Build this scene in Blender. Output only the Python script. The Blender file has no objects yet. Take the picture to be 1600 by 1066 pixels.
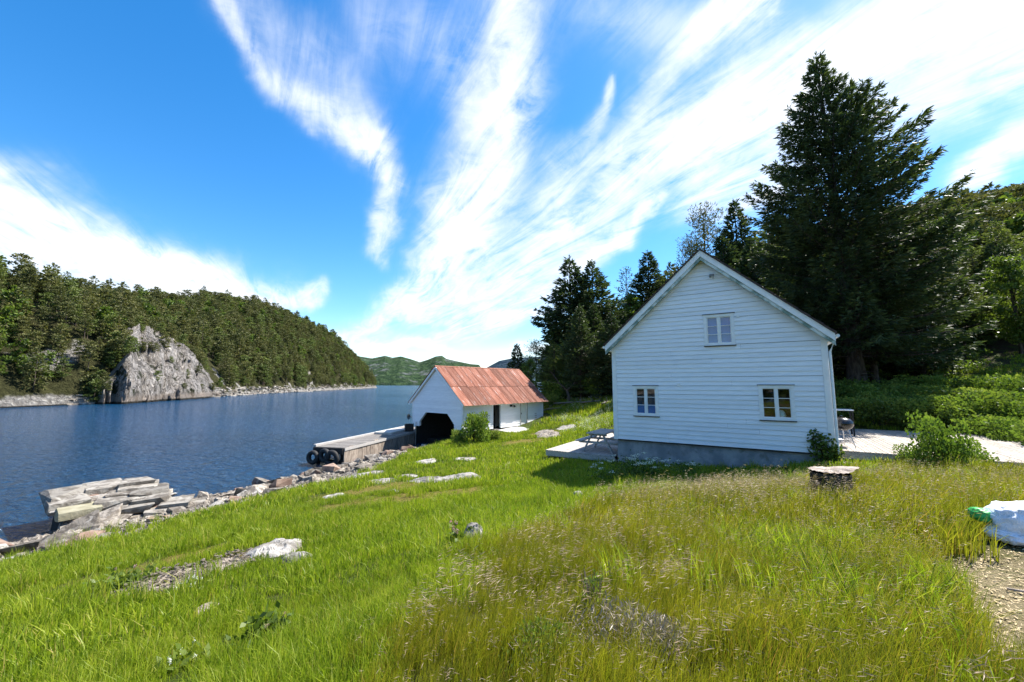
import bpy, math, random
import numpy as np
from mathutils import Vector, Matrix, Euler, noise as mnoise

SC = bpy.context.scene
COL = SC.collection
R_ = math.radians
rs = np.random.RandomState(7)
random.seed(7)

# ---------------------------------------------------------------- camera
EYE = 4.5                      # eye height above the fjord surface
FPX, CX, CY, HZ = 620.0, 800.0, 533.0, 600.5
PITCH = math.atan((HZ - CY) / FPX)
cam = bpy.data.cameras.new('camera')
cam.sensor_width = 36.0
cam.lens = 36.0 * FPX / 1600.0
cam.clip_start, cam.clip_end = 0.05, 12000
cam_o = bpy.data.objects.new('camera', cam)
cam_o.location = (0, 0, EYE)
cam_o.rotation_euler = (math.pi / 2 + PITCH, 0, 0)
COL.objects.link(cam_o)
SC.camera = cam_o

def ray(px, py):
    """direction through a photograph pixel, scaled so that y = 1"""
    u, w = (px - CX) / FPX, (CY - py) / FPX
    c, s = math.cos(PITCH), math.sin(PITCH)
    y = c - w * s
    z = s + w * c
    return u / y, 1.0, z / y
def P(px, py, d):
    r = ray(px, py)
    return (r[0] * d, d, EYE + r[2] * d)
def W(px, py, z):
    r = ray(px, py)
    d = (z - EYE) / r[2]
    return (r[0] * d, d, z)
def azel(px, py):
    x, y, z = ray(px, py)
    return math.atan2(x, y), math.atan2(z, math.hypot(x, y))

# ---------------------------------------------------------------- sun and view
SUN_AZ, SUN_EL = R_(90 - 27), R_(53)       # azimuth clockwise from +Y
sd = Vector((math.sin(SUN_AZ) * math.cos(SUN_EL), math.cos(SUN_AZ) * math.cos(SUN_EL), math.sin(SUN_EL)))
sun = bpy.data.lights.new('sun', 'SUN')
sun.energy = 5.0
sun.angle = R_(0.53)
sun.color = (1.0, 0.95, 0.87)
so = bpy.data.objects.new('sun', sun)
so.rotation_euler = sd.to_track_quat('Z', 'Y').to_euler()
so.location = (20, 20, 60)
COL.objects.link(so)
SC.view_settings.view_transform = 'Standard'
SC.view_settings.look = 'None'
SC.view_settings.exposure = 1.36
SC.view_settings.gamma = 1.0
SC.view_settings.use_curve_mapping = False
SC.cycles.max_bounces = 8
SC.cycles.transparent_max_bounces = 12
SC.cycles.sample_clamp_indirect = 4.0
SC.cycles.use_denoising = True

# ---------------------------------------------------------------- node helper
class NT:
    def __init__(s, tree):
        s.t = tree; s.n = tree.nodes; s.l = tree.links
    def add(s, typ, **kw):
        nd = s.n.new(typ)
        for k, v in kw.items():
            if k == 'ins':
                for kk, vv in v.items():
                    if isinstance(vv, bpy.types.NodeSocket): s.l.new(vv, nd.inputs[kk])
                    else: nd.inputs[kk].default_value = vv
            else: setattr(nd, k, v)
        return nd
    def m(s, op, a, b=None, c=None, clamp=False):
        nd = s.n.new('ShaderNodeMath'); nd.operation = op; nd.use_clamp = clamp
        for i, v in enumerate((a, b, c)):
            if v is None: continue
            if isinstance(v, bpy.types.NodeSocket): s.l.new(v, nd.inputs[i])
            else: nd.inputs[i].default_value = v
        return nd.outputs[0]
    def v(s, op, a, b=None, scale=None):
        nd = s.n.new('ShaderNodeVectorMath'); nd.operation = op
        for i, x in enumerate((a, b)):
            if x is None: continue
            if isinstance(x, bpy.types.NodeSocket): s.l.new(x, nd.inputs[i])
            else: nd.inputs[i].default_value = x
        if scale is not None:
            if isinstance(scale, bpy.types.NodeSocket): s.l.new(scale, nd.inputs['Scale'])
            else: nd.inputs['Scale'].default_value = scale
        return nd.outputs['Value'] if op in ('DOT_PRODUCT', 'LENGTH', 'DISTANCE') else nd.outputs[0]
    def mix(s, f, a, b, mode='MIX'):
        nd = s.n.new('ShaderNodeMix'); nd.data_type = 'RGBA'; nd.blend_type = mode
        for i, x in ((0, f), (6, a), (7, b)):
            if isinstance(x, bpy.types.NodeSocket): s.l.new(x, nd.inputs[i])
            else: nd.inputs[i].default_value = (x if i == 0 else (*x[:3], 1))
        return nd.outputs[2]
    def noise(s, vec, scale, detail=4, rough=.55, dist=0, col=False):
        nd = s.add('ShaderNodeTexNoise')
        nd.inputs['Scale'].default_value = scale; nd.inputs['Detail'].default_value = detail
        nd.inputs['Roughness'].default_value = rough; nd.inputs['Distortion'].default_value = dist
        if vec is not None: s.l.new(vec, nd.inputs['Vector'])
        return nd.outputs['Color' if col else 'Fac']
    def mapr(s, x, a, b, c=0., d=1., smooth=True):
        nd = s.add('ShaderNodeMapRange'); nd.interpolation_type = 'SMOOTHSTEP' if smooth else 'LINEAR'
        s.l.new(x, nd.inputs[0])
        for i, v_ in enumerate((a, b, c, d)): nd.inputs[i + 1].default_value = v_
        return nd.outputs[0]
    def comb(s, x, y, z=0.):
        nd = s.n.new('ShaderNodeCombineXYZ')
        for i, q in enumerate((x, y, z)):
            if isinstance(q, bpy.types.NodeSocket): s.l.new(q, nd.inputs[i])
            else: nd.inputs[i].default_value = q
        return nd.outputs[0]

# ---------------------------------------------------------------- sky
world = bpy.data.worlds.new('World'); SC.world = world; world.use_nodes = True
world.node_tree.nodes.clear()
N = NT(world.node_tree)
sky = N.add('ShaderNodeTexSky', sky_type='NISHITA', sun_disc=False, sun_elevation=SUN_EL, sun_rotation=SUN_AZ, air_density=1.0, dust_density=0.3, ozone_density=2.5)
hs = N.add('ShaderNodeHueSaturation', ins={'Saturation': 1.38, 'Value': 1.0, 'Color': sky.outputs[0]})
bg = N.add('ShaderNodeBackground', ins={'Color': hs.outputs[0], 'Strength': 0.105})
N.add('ShaderNodeOutputWorld', ins={'Surface': bg.outputs[0]})

# ---------------------------------------------------------------- numpy noise
_pt = np.random.RandomState(3).rand(256, 256)
def vnoise(x, y):
    xi, yi = np.floor(x).astype(int), np.floor(y).astype(int)
    fx, fy = x - xi, y - yi
    fx = fx * fx * fx * (fx * (fx * 6 - 15) + 10); fy = fy * fy * fy * (fy * (fy * 6 - 15) + 10)
    a = _pt[xi & 255, yi & 255]; b = _pt[(xi + 1) & 255, yi & 255]
    c = _pt[xi & 255, (yi + 1) & 255]; d = _pt[(xi + 1) & 255, (yi + 1) & 255]
    return (a * (1 - fx) + b * fx) * (1 - fy) + (c * (1 - fx) + d * fx) * fy
def fbm(x, y, sc=1.0, oct=4, rough=.5, seed=0.):
    x = np.asarray(x, float) * sc + seed * 17.31; y = np.asarray(y, float) * sc - seed * 9.77
    t, a, n = 0., 1., 0.
    for o in range(oct):
        t = t + a * vnoise(x, y); n += a; a *= rough
        x, y = x * 1.93 + 11.7 + y * .31, y * 1.93 - x * .31 + 5.1
    return t / n            # 0..1, mean .5
def sstep(x, a, b):
    t = np.clip((np.asarray(x, float) - a) / (b - a), 0, 1)
    return t * t * (3 - 2 * t)

# ---------------------------------------------------------------- cirrus on a far dome
CLOUDS = [
    # tall plume from the top centre down towards the fjord mouth
    [(810, -60, 75, .95), (800, 120, 62, .9), (765, 270, 66, 1.1), (725, 350, 64, 1.5), (650, 430, 34, .9), (560, 490, 26, .65), (490, 515, 20, .4)],
    # hooked wisp left of it
    [(310, -20, 24, .5), (350, 55, 24, .55), (440, 130, 26, .6), (530, 200, 30, .8), (595, 245, 30, 1.05), (610, 300, 26, .8), (580, 380, 20, .45)],
    [(330, -30, 60, .22), (480, 90, 60, .25), (570, 200, 50, .3)],
    # low white bank at the left
    [(-140, 270, 50, .9), (60, 360, 62, 1.0), (200, 420, 55, .95), (330, 440, 40, .9), (430, 445, 30, .9), (490, 428, 14, .5)],
    [(-100, 400, 80, .8), (150, 440, 60, .8), (380, 475, 34, .7)],
    # great fan to the right of centre
    [(640, 470, 20, .6), (760, 430, 26, .7), (900, 330, 60, .75), (1030, 250, 66, 1.0), (1180, 200, 76, 1.5), (1400, 110, 90, 1.0), (1700, 30, 110, 1.0)],
    [(860, 320, 45, .5), (880, 250, 40, .35), (930, 190, 26, .5), (960, 130, 12, .45)],
    [(950, 250, 40, .3), (1050, 125, 30, .5), (1110, 65, 34, 1.1), (1160, 40, 36, 1.5), (1195, 25, 18, 1.0)],
    [(700, 480, 18, .5), (860, 430, 24, .75), (960, 370, 26, 1.1), (1030, 330, 14, .7)],
    [(1080, 330, 50, .6), (1180, 300, 42, .8), (1230, 290, 30, .7)],
    # white bank low on the right
    [(1470, 300, 26, .9), (1560, 260, 34, 1.3), (1660, 220, 60, 1.3)],
    [(1350, 230, 50, .5), (1600, 160, 60, .7), (1800, 100, 80, .9)],
    # layers above the fjord mouth
    [(560, 525, 9, .6), (640, 518, 10, .9), (700, 540, 9, .5)],
    [(480, 520, 8, .9), (530, 530, 10, .7), (700, 500, 20, .45), (860, 470, 18, .45)],
    [(600, 560, 8, .8), (680, 555, 9, .9), (800, 545, 12, .7), (900, 535, 14, .7)],
    [(740, 480, 8, .5), (810, 478, 8, .6), (850, 480, 6, .3)],
    [(540, 590, 18, .55), (800, 580, 22, .6), (1000, 560, 26, .5)],
    # faint veils
    [(560, 30, 60, .2), (700, 90, 70, .28), (760, 180, 60, .3)],
    [(900, -40, 60, .15), (1250, 120, 50, .4), (1500, 20, 120, .7)],
]

def cloud_density(AZ, EL):
    n1 = fbm(AZ, EL, 3, 3, .5, 1) - .5; n2 = fbm(AZ, EL, 3, 3, .5, 2) - .5
    n3 = fbm(AZ, EL, 14, 5, .6, 3) - .5; n4 = fbm(AZ, EL, 14, 5, .6, 4) - .5
    X = AZ + .10 * n1 + .055 * n3; Y = EL + .10 * n2 + .055 * n4
    tot = np.zeros_like(X)
    for pts in CLOUDS:
        best = np.zeros_like(X)
        for a, b in zip(pts, pts[1:]):
            def wr(p):
                e0, e1, e2 = azel(p[0], p[1]), azel(p[0] + 8, p[1]), azel(p[0], p[1] + 8)
                return p[2] / 16 * (math.dist(e0, e1) + math.dist(e0, e2))
            A, B = azel(a[0], a[1]), azel(b[0], b[1])
            ux, uy = B[0] - A[0], B[1] - A[1]; L2 = ux * ux + uy * uy
            t = np.clip(((X - A[0]) * ux + (Y - A[1]) * uy) / L2, 0, 1)
            dd = np.hypot(X - A[0] - t * ux, Y - A[1] - t * uy)
            w = wr(a) * (1 - t) + wr(b) * t; am = a[3] * (1 - t) + b[3] * t
            best = np.maximum(best, am * np.exp(-1.6 * (dd / w) ** 2))
        tot += best
    rest = np.maximum(sstep(np.abs(AZ), 1.0, 1.5), sstep(EL, .95, 1.2))
    tot += .9 * rest * sstep(fbm(AZ * 1.5, EL * 3, 1.6, 4, .55, 9), .54, .74)
    sx = np.sin(AZ - SUN_AZ) ; near_sun = np.exp(-((AZ - SUN_AZ) ** 2 + (EL - SUN_EL) ** 2) / .05)
    return tot * (1 - near_sun)      # the sun stands in a clear patch: the light in the picture is hard
azs = np.concatenate([np.arange(-74, 74, .36), np.arange(74, 286, 2.0)]) ; azs = R_(1) * azs
els = R_(1) * np.concatenate([np.arange(-1.5, 60, .36), np.arange(60, 89, 2.4), [89.8]])
na, ne = len(azs), len(els)
AZ, EL = np.meshgrid(azs, els)
den = cloud_density(np.where(AZ > math.pi, AZ - 2 * math.pi, AZ), EL)
RD = 9500.
vs = np.stack([np.sin(AZ) * np.cos(EL), np.cos(AZ) * np.cos(EL), np.sin(EL)], -1).reshape(-1, 3) * RD
ii, jj = np.meshgrid(np.arange(ne - 1), np.arange(na), indexing='ij')
ii, jj = ii.ravel(), jj.ravel(); j2 = (jj + 1) % na
fs = np.stack([ii * na + jj, (ii + 1) * na + jj, (ii + 1) * na + j2, ii * na + j2], -1)
me = bpy.data.meshes.new('clouds')
me.from_pydata(vs.tolist(), [], fs.tolist())
me.attributes.new('cover', 'FLOAT', 'POINT').data.foreach_set('value', den.ravel().astype(np.float32))
me.polygons.foreach_set('use_smooth', [True] * len(me.polygons))
mt = bpy.data.materials.new('cirrus'); mt.use_nodes = True; mt.node_tree.nodes.clear(); mt.use_backface_culling = False
N = NT(mt.node_tree)
Dn = N.v('NORMALIZE', N.add('ShaderNodeNewGeometry').outputs['Position'])
sep = N.add('ShaderNodeSeparateXYZ', ins={0: Dn}); dx, dy, dz = sep.outputs
saz = azel(470, 560)[0]; ca, sa = math.cos(saz), math.sin(saz)     # the wind draws all streaks towards one azimuth
cz = N.m('ADD', N.m('MAXIMUM', dz, 0.0), 0.06)
cpx, cpy = N.m('DIVIDE', dx, cz), N.m('DIVIDE', dy, cz)
across = N.m('SUBTRACT', N.m('MULTIPLY', cpx, ca), N.m('MULTIPLY', cpy, sa))
along = N.m('ADD', N.m('MULTIPLY', cpx, sa), N.m('MULTIPLY', cpy, ca))
fil = N.noise(N.comb(N.m('MULTIPLY', across, 6.5), N.m('MULTIPLY', along, 1.1), 1.7), 1.0, 8, .68, 1.1)
puff = N.noise(N.v('MULTIPLY', Dn, (1, 1, 1.6)), 11.0, 8, .66, .8)
cov = N.add('ShaderNodeAttribute', attribute_name='cover').outputs['Fac']
tex = N.m('ADD', N.m('MULTIPLY', N.mapr(fil, .34, .66, smooth=False), 1.05), N.m('MULTIPLY', N.mapr(puff, .34, .66, smooth=False), .55))
cl = N.m('MULTIPLY', cov, N.m('ADD', tex, .14))
cl = N.m('SUBTRACT', 1., N.m('EXPONENT', N.m('MULTIPLY', N.m('POWER', cl, 1.25), -1.75)))
em = N.add('ShaderNodeEmission', ins={'Color': (.93, .96, 1.0, 1), 'Strength': .52})
ms = N.add('ShaderNodeMixShader', ins={0: cl, 1: N.add('ShaderNodeBsdfTransparent').outputs[0], 2: em.outputs[0]})
N.add('ShaderNodeOutputMaterial', ins={'Surface': ms.outputs[0]})
mt.cycles.emission_sampling = 'NONE'
me.materials.append(mt)
co = bpy.data.objects.new('clouds', me); COL.objects.link(co); co['kind'] = 'structure'

# ================================================================ builders
def link(o, parent=None):
    COL.objects.link(o)
    if parent is not None: o.parent = parent
    return o
def tag(o, label=None, cat=None, group=None, kind=None):
    if label: o['label'] = label
    if cat: o['category'] = cat
    if group: o['group'] = group
    if kind: o['kind'] = kind
    return o
def empty(name, loc=(0, 0, 0), rz=0., parent=None):
    o = bpy.data.objects.new(name, None); o.location = loc; o.rotation_euler = (0, 0, rz)
    o.empty_display_size = .3
    return link(o, parent)
def mesh(name, verts, faces, mats, smooth=False, mi=None, attrs=None):
    me = bpy.data.meshes.new(name)
    verts = np.asarray(verts, np.float32)
    if isinstance(faces, np.ndarray):
        k = faces.shape[1]; nf = len(faces)
        me.vertices.add(len(verts)); me.vertices.foreach_set('co', verts.ravel())
        me.loops.add(nf * k); me.loops.foreach_set('vertex_index', faces.astype(np.int32).ravel())
        me.polygons.add(nf); me.polygons.foreach_set('loop_start', np.arange(0, nf * k, k, dtype=np.int32))
        me.update(calc_edges=True)
    else:
        me.from_pydata(verts.tolist(), [], faces)
    for m in (mats if isinstance(mats, (list, tuple)) else [mats]): me.materials.append(m)
    if mi is not None: me.polygons.foreach_set('material_index', np.asarray(mi, np.int32))
    if smooth: me.polygons.foreach_set('use_smooth', np.ones(len(me.polygons), bool))
    for k_, v_ in (attrs or {}).items():
        v_ = np.asarray(v_, np.float32)
        a = me.attributes.new(k_, 'FLOAT', 'POINT'); a.data.foreach_set('value', v_.ravel())
    me.update()
    return me
def obj(name, me, parent=None, loc=(0, 0, 0), rot=(0, 0, 0), scale=(1, 1, 1)):
    o = bpy.data.objects.new(name, me); o.location = loc; o.rotation_euler = rot; o.scale = scale
    return link(o, parent)

class MB:
    """collects simple solids into one mesh"""
    def __init__(s): s.v = []; s.f = []; s.mi = []
    def add(s, vs, fs, mi=0):
        b = len(s.v); s.v += [tuple(map(float, p)) for p in vs]; s.f += [tuple(b + i for i in f) for f in fs]; s.mi += [mi] * len(fs)
    def box(s, a, b, mi=0):
        x0, y0, z0 = a; x1, y1, z1 = b
        s.hexa([(x0, y0, z0), (x1, y0, z0), (x1, y1, z0), (x0, y1, z0), (x0, y0, z1), (x1, y0, z1), (x1, y1, z1), (x0, y1, z1)], mi)
    def hexa(s, v, mi=0):
        s.add(v, [(3, 2, 1, 0), (4, 5, 6, 7), (0, 1, 5, 4), (1, 2, 6, 5), (2, 3, 7, 6), (3, 0, 4, 7)], mi)
    def prism(s, poly, y0, y1, mi=0):
        """polygon in x,z pushed from y0 to y1"""
        n = len(poly)
        vs = [(x, y0, z) for x, z in poly] + [(x, y1, z) for x, z in poly]
        fs = [tuple(range(n)), tuple(range(2 * n - 1, n - 1, -1))] + [(i, i + n, (i + 1) % n + n, (i + 1) % n) for i in range(n)]
        s.add(vs, fs, mi)
    def bar(s, a, b, w, h=None, mi=0, up=(0, 0, 1)):
        a, b = Vector(a), Vector(b); h = h or w
        d = (b - a).normalized(); u = Vector(up)
        if abs(d.dot(u)) > .98: u = Vector((1, 0, 0))
        r = d.cross(u).normalized(); u = r.cross(d)
        r *= w / 2; u *= h / 2
        s.hexa([a - r - u, a + r - u, b + r - u, b - r - u, a - r + u, a + r + u, b + r + u, b - r + u], mi)
    def tube(s, pts, rad, n=8, mi=0, cap=True):
        pts = [Vector(p) for p in pts]
        if not hasattr(rad, '__len__'): rad = [rad] * len(pts)
        b = len(s.v)
        for i, p in enumerate(pts):
            d = (pts[min(i + 1, len(pts) - 1)] - pts[max(i - 1, 0)]).normalized()
            u = Vector((0, 0, 1)) if abs(d.z) < .95 else Vector((1, 0, 0))
            r = d.cross(u).normalized(); u = r.cross(d)
            for k in range(n):
                a = 2 * math.pi * k / n
                s.v.append(tuple(p + (r * math.cos(a) + u * math.sin(a)) * rad[i]))
        for i in range(len(pts) - 1):
            for k in range(n):
                s.f.append((b + i * n + k, b + i * n + (k + 1) % n, b + (i + 1) * n + (k + 1) % n, b + (i + 1) * n + k)); s.mi.append(mi)
        if cap:
            s.f.append(tuple(b + k for k in range(n))[::-1]); s.f.append(tuple(b + (len(pts) - 1) * n + k for k in range(n))); s.mi += [mi, mi]
    def lathe(s, prof, c=(0, 0, 0), n=20, mi=0):
        b = len(s.v)
        for r, z in prof:
            for k in range(n):
                a = 2 * math.pi * k / n
                s.v.append((c[0] + r * math.cos(a), c[1] + r * math.sin(a), c[2] + z))
        for i in range(len(prof) - 1):
            for k in range(n):
                s.f.append((b + i * n + k, b + i * n + (k + 1) % n, b + (i + 1) * n + (k + 1) % n, b + (i + 1) * n + k)); s.mi.append(mi)
    def build(s, name, mats, parent=None, smooth=False, **kw):
        me = mesh(name, s.v, s.f, mats, smooth, s.mi)
        return obj(name, me, parent, **kw)

def pmat(name, c1, c2=None, scale=3., rough=.8, bump=0., bscale=30., spec=.3, stretch=(1, 1, 1), c3=None, s3=1., lo=.35, hi=.65, var=0., world=False, detail=5, metallic=0., t3=(.55, .7)):
    m = bpy.data.materials.new(name); m.use_nodes = True
    m.node_tree.nodes.clear(); n = NT(m.node_tree)
    if world: co = n.add('ShaderNodeNewGeometry').outputs['Position']
    else: co = n.add('ShaderNodeTexCoord').outputs['Object']
    oi = n.add('ShaderNodeObjectInfo')
    if not world: co = n.v('ADD', co, n.v('SCALE', n.comb(oi.outputs['Random'], oi.outputs['Random'], 0.), scale=37.))
    cs = n.v('MULTIPLY', co, stretch)
    c = n.mix(n.mapr(n.noise(cs, scale, detail, .6), lo, hi), c1, c2 or c1)
    if c3 is not None: c = n.mix(n.mapr(n.noise(cs, s3, 5, .65, .4), t3[0], t3[1]), c, c3)
    if var:
        k = n.m('ADD', n.m('MULTIPLY', oi.outputs['Random'], 2 * var), 1 - var)
        c = n.v('SCALE', c, scale=k)
    p = n.add('ShaderNodeBsdfPrincipled', ins={'Base Color': c, 'Roughness': rough, 'Metallic': metallic})
    p.inputs['Specular IOR Level'].default_value = spec
    if bump:
        b = n.add('ShaderNodeBump', ins={'Height': n.noise(cs, bscale, 6, .65), 'Strength': min(1., bump), 'Distance': .02 * max(1, bump)})
        n.l.new(b.outputs[0], p.inputs['Normal'])
    n.add('ShaderNodeOutputMaterial', ins={'Surface': p.outputs[0]})
    return m

M = {}
M['board'] = pmat('white_board_paint', (.74, .76, .79), (.82, .83, .85), 2.2, .55, .08, 60, .35, (1, 1, 9), c3=(.50, .50, .50), s3=5, var=.045, t3=(.66, .78))
M['trim'] = pmat('white_trim_paint', (.74, .75, .75), (.82, .82, .81), 4, .5, .2, 60, .35)
M['peel'] = pmat('flaking_trim_paint', (.58, .64, .62), (.16, .24, .21), 2.6, .7, .4, 60, .3, lo=.42, hi=.6)
M['dark'] = pmat('tar_and_shade_dark', (.02, .018, .016), (.035, .03, .027), 8, .8, .3, 40)  # near-black parts; on the gable core it stands for shadow between boards
M['tile'] = pmat('roof_slate', (.035, .025, .022), (.07, .045, .038), 5, .75, .5, 40, var=.2)
M['concrete'] = pmat('weathered_concrete', (.20, .21, .225), (.33, .335, .34), 1.6, .9, .8, 24, .2, c3=(.17, .17, .16), s3=3)
M['slab'] = pmat('pale_concrete', (.36, .35, .33), (.46, .45, .43), 2, .9, .5, 30, .2)
M['deck'] = pmat('grey_deck_timber', (.31, .28, .25), (.45, .42, .39), 3, .8, .5, 40, .25, (9, .8, 9), var=.14)
M['deck_r'] = pmat('pale_deck_timber', (.28, .24, .20), (.44, .40, .35), 3, .8, .5, 40, .25, (9, .8, 9), var=.16)
M['oldwood'] = pmat('weathered_timber', (.17, .13, .10), (.38, .32, .26), 3, .85, .7, 40, .2, (9, 9, 1), var=.25, c3=(.09, .06, .045), s3=2.4)
M['bench'] = pmat('grey_bench_timber', (.30, .28, .26), (.45, .43, .41), 4, .8, .5, 40, .2, (1, 8, 8), var=.1)
M['rust'] = pmat('rusty_painted_sheet', (.20, .072, .043), (.31, .135, .09), 1.3, .75, .2, 40, .2, (.45, 3.2, .45), c3=(.40, .31, .28), s3=2.6, var=.3, t3=(.57, .70))
M['granite'] = pmat('granite', (.155, .142, .125), (.31, .29, .265), 3.4, .92, 1.6, 14, .2, c3=(.42, .40, .37), s3=2.2, var=.2, lo=.42, hi=.58)
M['stone'] = pmat('shore_stone', (.115, .098, .08), (.25, .22, .185), 4.5, .92, 1.6, 16, .2, c3=(.38, .35, .31), s3=3.2, var=.4, lo=.42, hi=.58)
M['rstone'] = pmat('reddish_shore_stone', (.17, .11, .085), (.26, .19, .15), 3.2, .92, 1.0, 22, .2, var=.2)
M['black'] = pmat('matt_black', (.006, .006, .006), rough=.9)
M['rubber'] = pmat('tyre_rubber', (.016, .016, .017), (.03, .03, .03), 8, .7, .4, 40)
M['metal_dark'] = pmat('black_enamel', (.012, .012, .013), rough=.22, spec=.6)
M['metal'] = pmat('bare_steel', (.55, .55, .56), (.45, .45, .45), 5, .35, metallic=.9)
M['plastic'] = pmat('white_woven_bag', (.72, .76, .82), (.80, .82, .85), 3, .55, .6, 45, .4)
M['green_plastic'] = pmat('green_bag_print', (.03, .32, .06), (.05, .42, .10), 3, .5)
M['bark'] = pmat('bark', (.045, .034, .027), (.11, .088, .07), 4, .95, 1.5, 18, .1, (2, 2, .5))
M['cutwood'] = pmat('weathered_cut_wood', (.24, .195, .16), (.42, .36, .31), 6, .9, 1, 30, .1, (1, 1, 1))
M['gravel'] = pmat('gravelly_rock', (.17, .14, .11), (.34, .29, .24), 5, .95, 1.8, 26, .1, c3=(.22, .21, .06), s3=2.5)
M['jetdeck'] = pmat('grey_jetty_planks', (.12, .11, .10), (.21, .195, .18), 3, .85, .6, 40, .2, (9, .8, 9), var=.2)
M['blind_sky'] = pmat('blind_sky_blue', (.07, .19, .62), (.10, .24, .68), 2, .9)  # lower left window's fabric; in the upper window, sky reflection painted as blue
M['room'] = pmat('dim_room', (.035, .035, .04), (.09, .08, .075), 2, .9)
m = bpy.data.materials.new('window_glass'); m.use_nodes = True; m.node_tree.nodes.clear(); n = NT(m.node_tree)
fr = n.add('ShaderNodeFresnel', ins={'IOR': 1.9})
gl = n.add('ShaderNodeBsdfGlossy', ins={'Roughness': .01})
tr = n.add('ShaderNodeBsdfTransparent', ins={'Color': (.82, .88, .86, 1)})
ff = n.m('MULTIPLY', fr.outputs[0], n.m('SUBTRACT', 1., n.add('ShaderNodeNewGeometry').outputs['Backfacing']))
mx = n.add('ShaderNodeMixShader', ins={0: ff, 1: tr.outputs[0], 2: gl.outputs[0]})
n.add('ShaderNodeOutputMaterial', ins={'Surface': mx.outputs[0]}); M['glass'] = m

# ================================================================ terrain
HW = 6.86
gu = np.array([-.848, .529]); gv = np.array([.529, .848])      # along the gable (to the left), along the side
HR = np.array([.792 * 12.6, 12.6])
HL = HR + gu * HW
HANG = math.atan2(-.529, .848)
SL = np.array([-7.55, 30.7]); SA = np.array([-3.3, 27.0])       # boathouse gable corners
sx_ = (SA - SL) / np.linalg.norm(SA - SL); sy_ = np.array([-sx_[1], sx_[0]]); SW = float(np.linalg.norm(SA - SL)); SLEN = 9.0
SANG = math.atan2(sx_[1], sx_[0])

SHORE = np.array([(-26, -40), (-21, -12), (-18.5, 0), (-16.2, 7), (-14.2, 11.4), (-12.7, 15.4), (-10.0, 19.6), (-8.2, 24.2), (-5.6, 28.2), (-3.9, 30.2), (-2.4, 38), (-1.6, 46), (1.5, 60), (8, 90), (40, 150), (90, 230)])
def shore_s(x, y):
    """signed distance to the waterline, positive on land"""
    x = np.asarray(x, float); y = np.asarray(y, float)
    best = np.full(x.shape, 1e9); sg = np.ones(x.shape)
    for a, b in zip(SHORE[:-1], SHORE[1:]):
        ux, uy = b - a; L2 = ux * ux + uy * uy
        t = np.clip(((x - a[0]) * ux + (y - a[1]) * uy) / L2, 0, 1)
        d = np.hypot(x - a[0] - t * ux, y - a[1] - t * uy)
        side = np.sign((x - a[0]) * uy - (y - a[1]) * ux)
        m_ = d < best; best = np.where(m_, d, best); sg = np.where(m_, side, sg)
    return best * sg
def band_w(y): return np.interp(y, [-20, 0, 18, 22, 25, 28, 36, 60], [4.6, 4.5, 4.1, 3.2, 2.2, 1.3, 1.6, 2.5])      # width of the stony bank
CP = [(0, 0, 2.82), (0, -12, 3.4), (-8, -12, 2.4), (-14, -12, 1.6), (14, -12, 3.8), (4, 4, 2.72), (7, 8, 2.5), (0, 4, 2.66), (-3, 0, 2.6), (-7, 0, 2.0), (-12, 0, 1.3), (12, 0, 3.2), (10, 5, 2.75),
      (25, 0, 4.0), (25, 10, 3.6), (16, 12, 2.5), (13, 9, 2.45), (16, 20, 2.9), (10, 11.5, 2.18), (8.6, 12.9, 1.80), (7, 13.2, 1.62), (5.2, 14.6, 1.45), (3.4, 14.6, 1.38), (2, 17.5, 1.25),
      (-.87, 2.7, 2.68), (-.75, 5, 2.42), (.56, 7, 2.18), (2.6, 9.0, 1.98), (5.5, 10.3, 1.95), (8.0, 9.5, 2.15), (8.3, 11.2, 1.95),
      (-2.2, 4, 2.1), (-1.6, 7.5, 1.85), (1.1, 10.5, 1.62), (-2.5, 14, 1.1), (0, 17, 1.12), (3.4, 13, 1.5), (1.7, 21, 1.35), (3.2, 33, 1.9),
      (-6, 6, 1.55), (-10.7, 7.6, .85), (-9.7, 10.3, .75), (-7.6, 14.5, .72), (-5.1, 20, .85), (-4, 12, 1.2), (-3, 24, .95), (-1, 27, 1.1), (1.5, 28, 1.2), (4, 37, 2.5), (3, 42, 3.2), (8, 46, 4.6), (7, 34, 2.9), (2, 50, 3.4), (0, 45, 1.6),
      (12, 30, 3.7), (14, 24, 3.0), (20, 24, 3.6), (27, 22, 4.4), (20, 34, 5.6), (32, 34, 8.5), (10, 55, 7), (25, 55, 12), (45, 20, 8), (45, 45, 15)]
CP = np.array(CP, float)
def _tps(r2): return .5 * r2 * np.log(np.maximum(r2, 1e-9))
NCP = len(CP)
K = _tps(((CP[:, None, :2] - CP[None, :, :2]) ** 2).sum(-1)) + np.eye(NCP) * .8
Q = np.hstack([np.ones((NCP, 1)), CP[:, :2]])
A_ = np.zeros((NCP + 3, NCP + 3)); A_[:NCP, :NCP] = K; A_[:NCP, NCP:] = Q; A_[NCP:, :NCP] = Q.T
wts = np.linalg.solve(A_, np.concatenate([CP[:, 2], [0, 0, 0]]))
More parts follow.
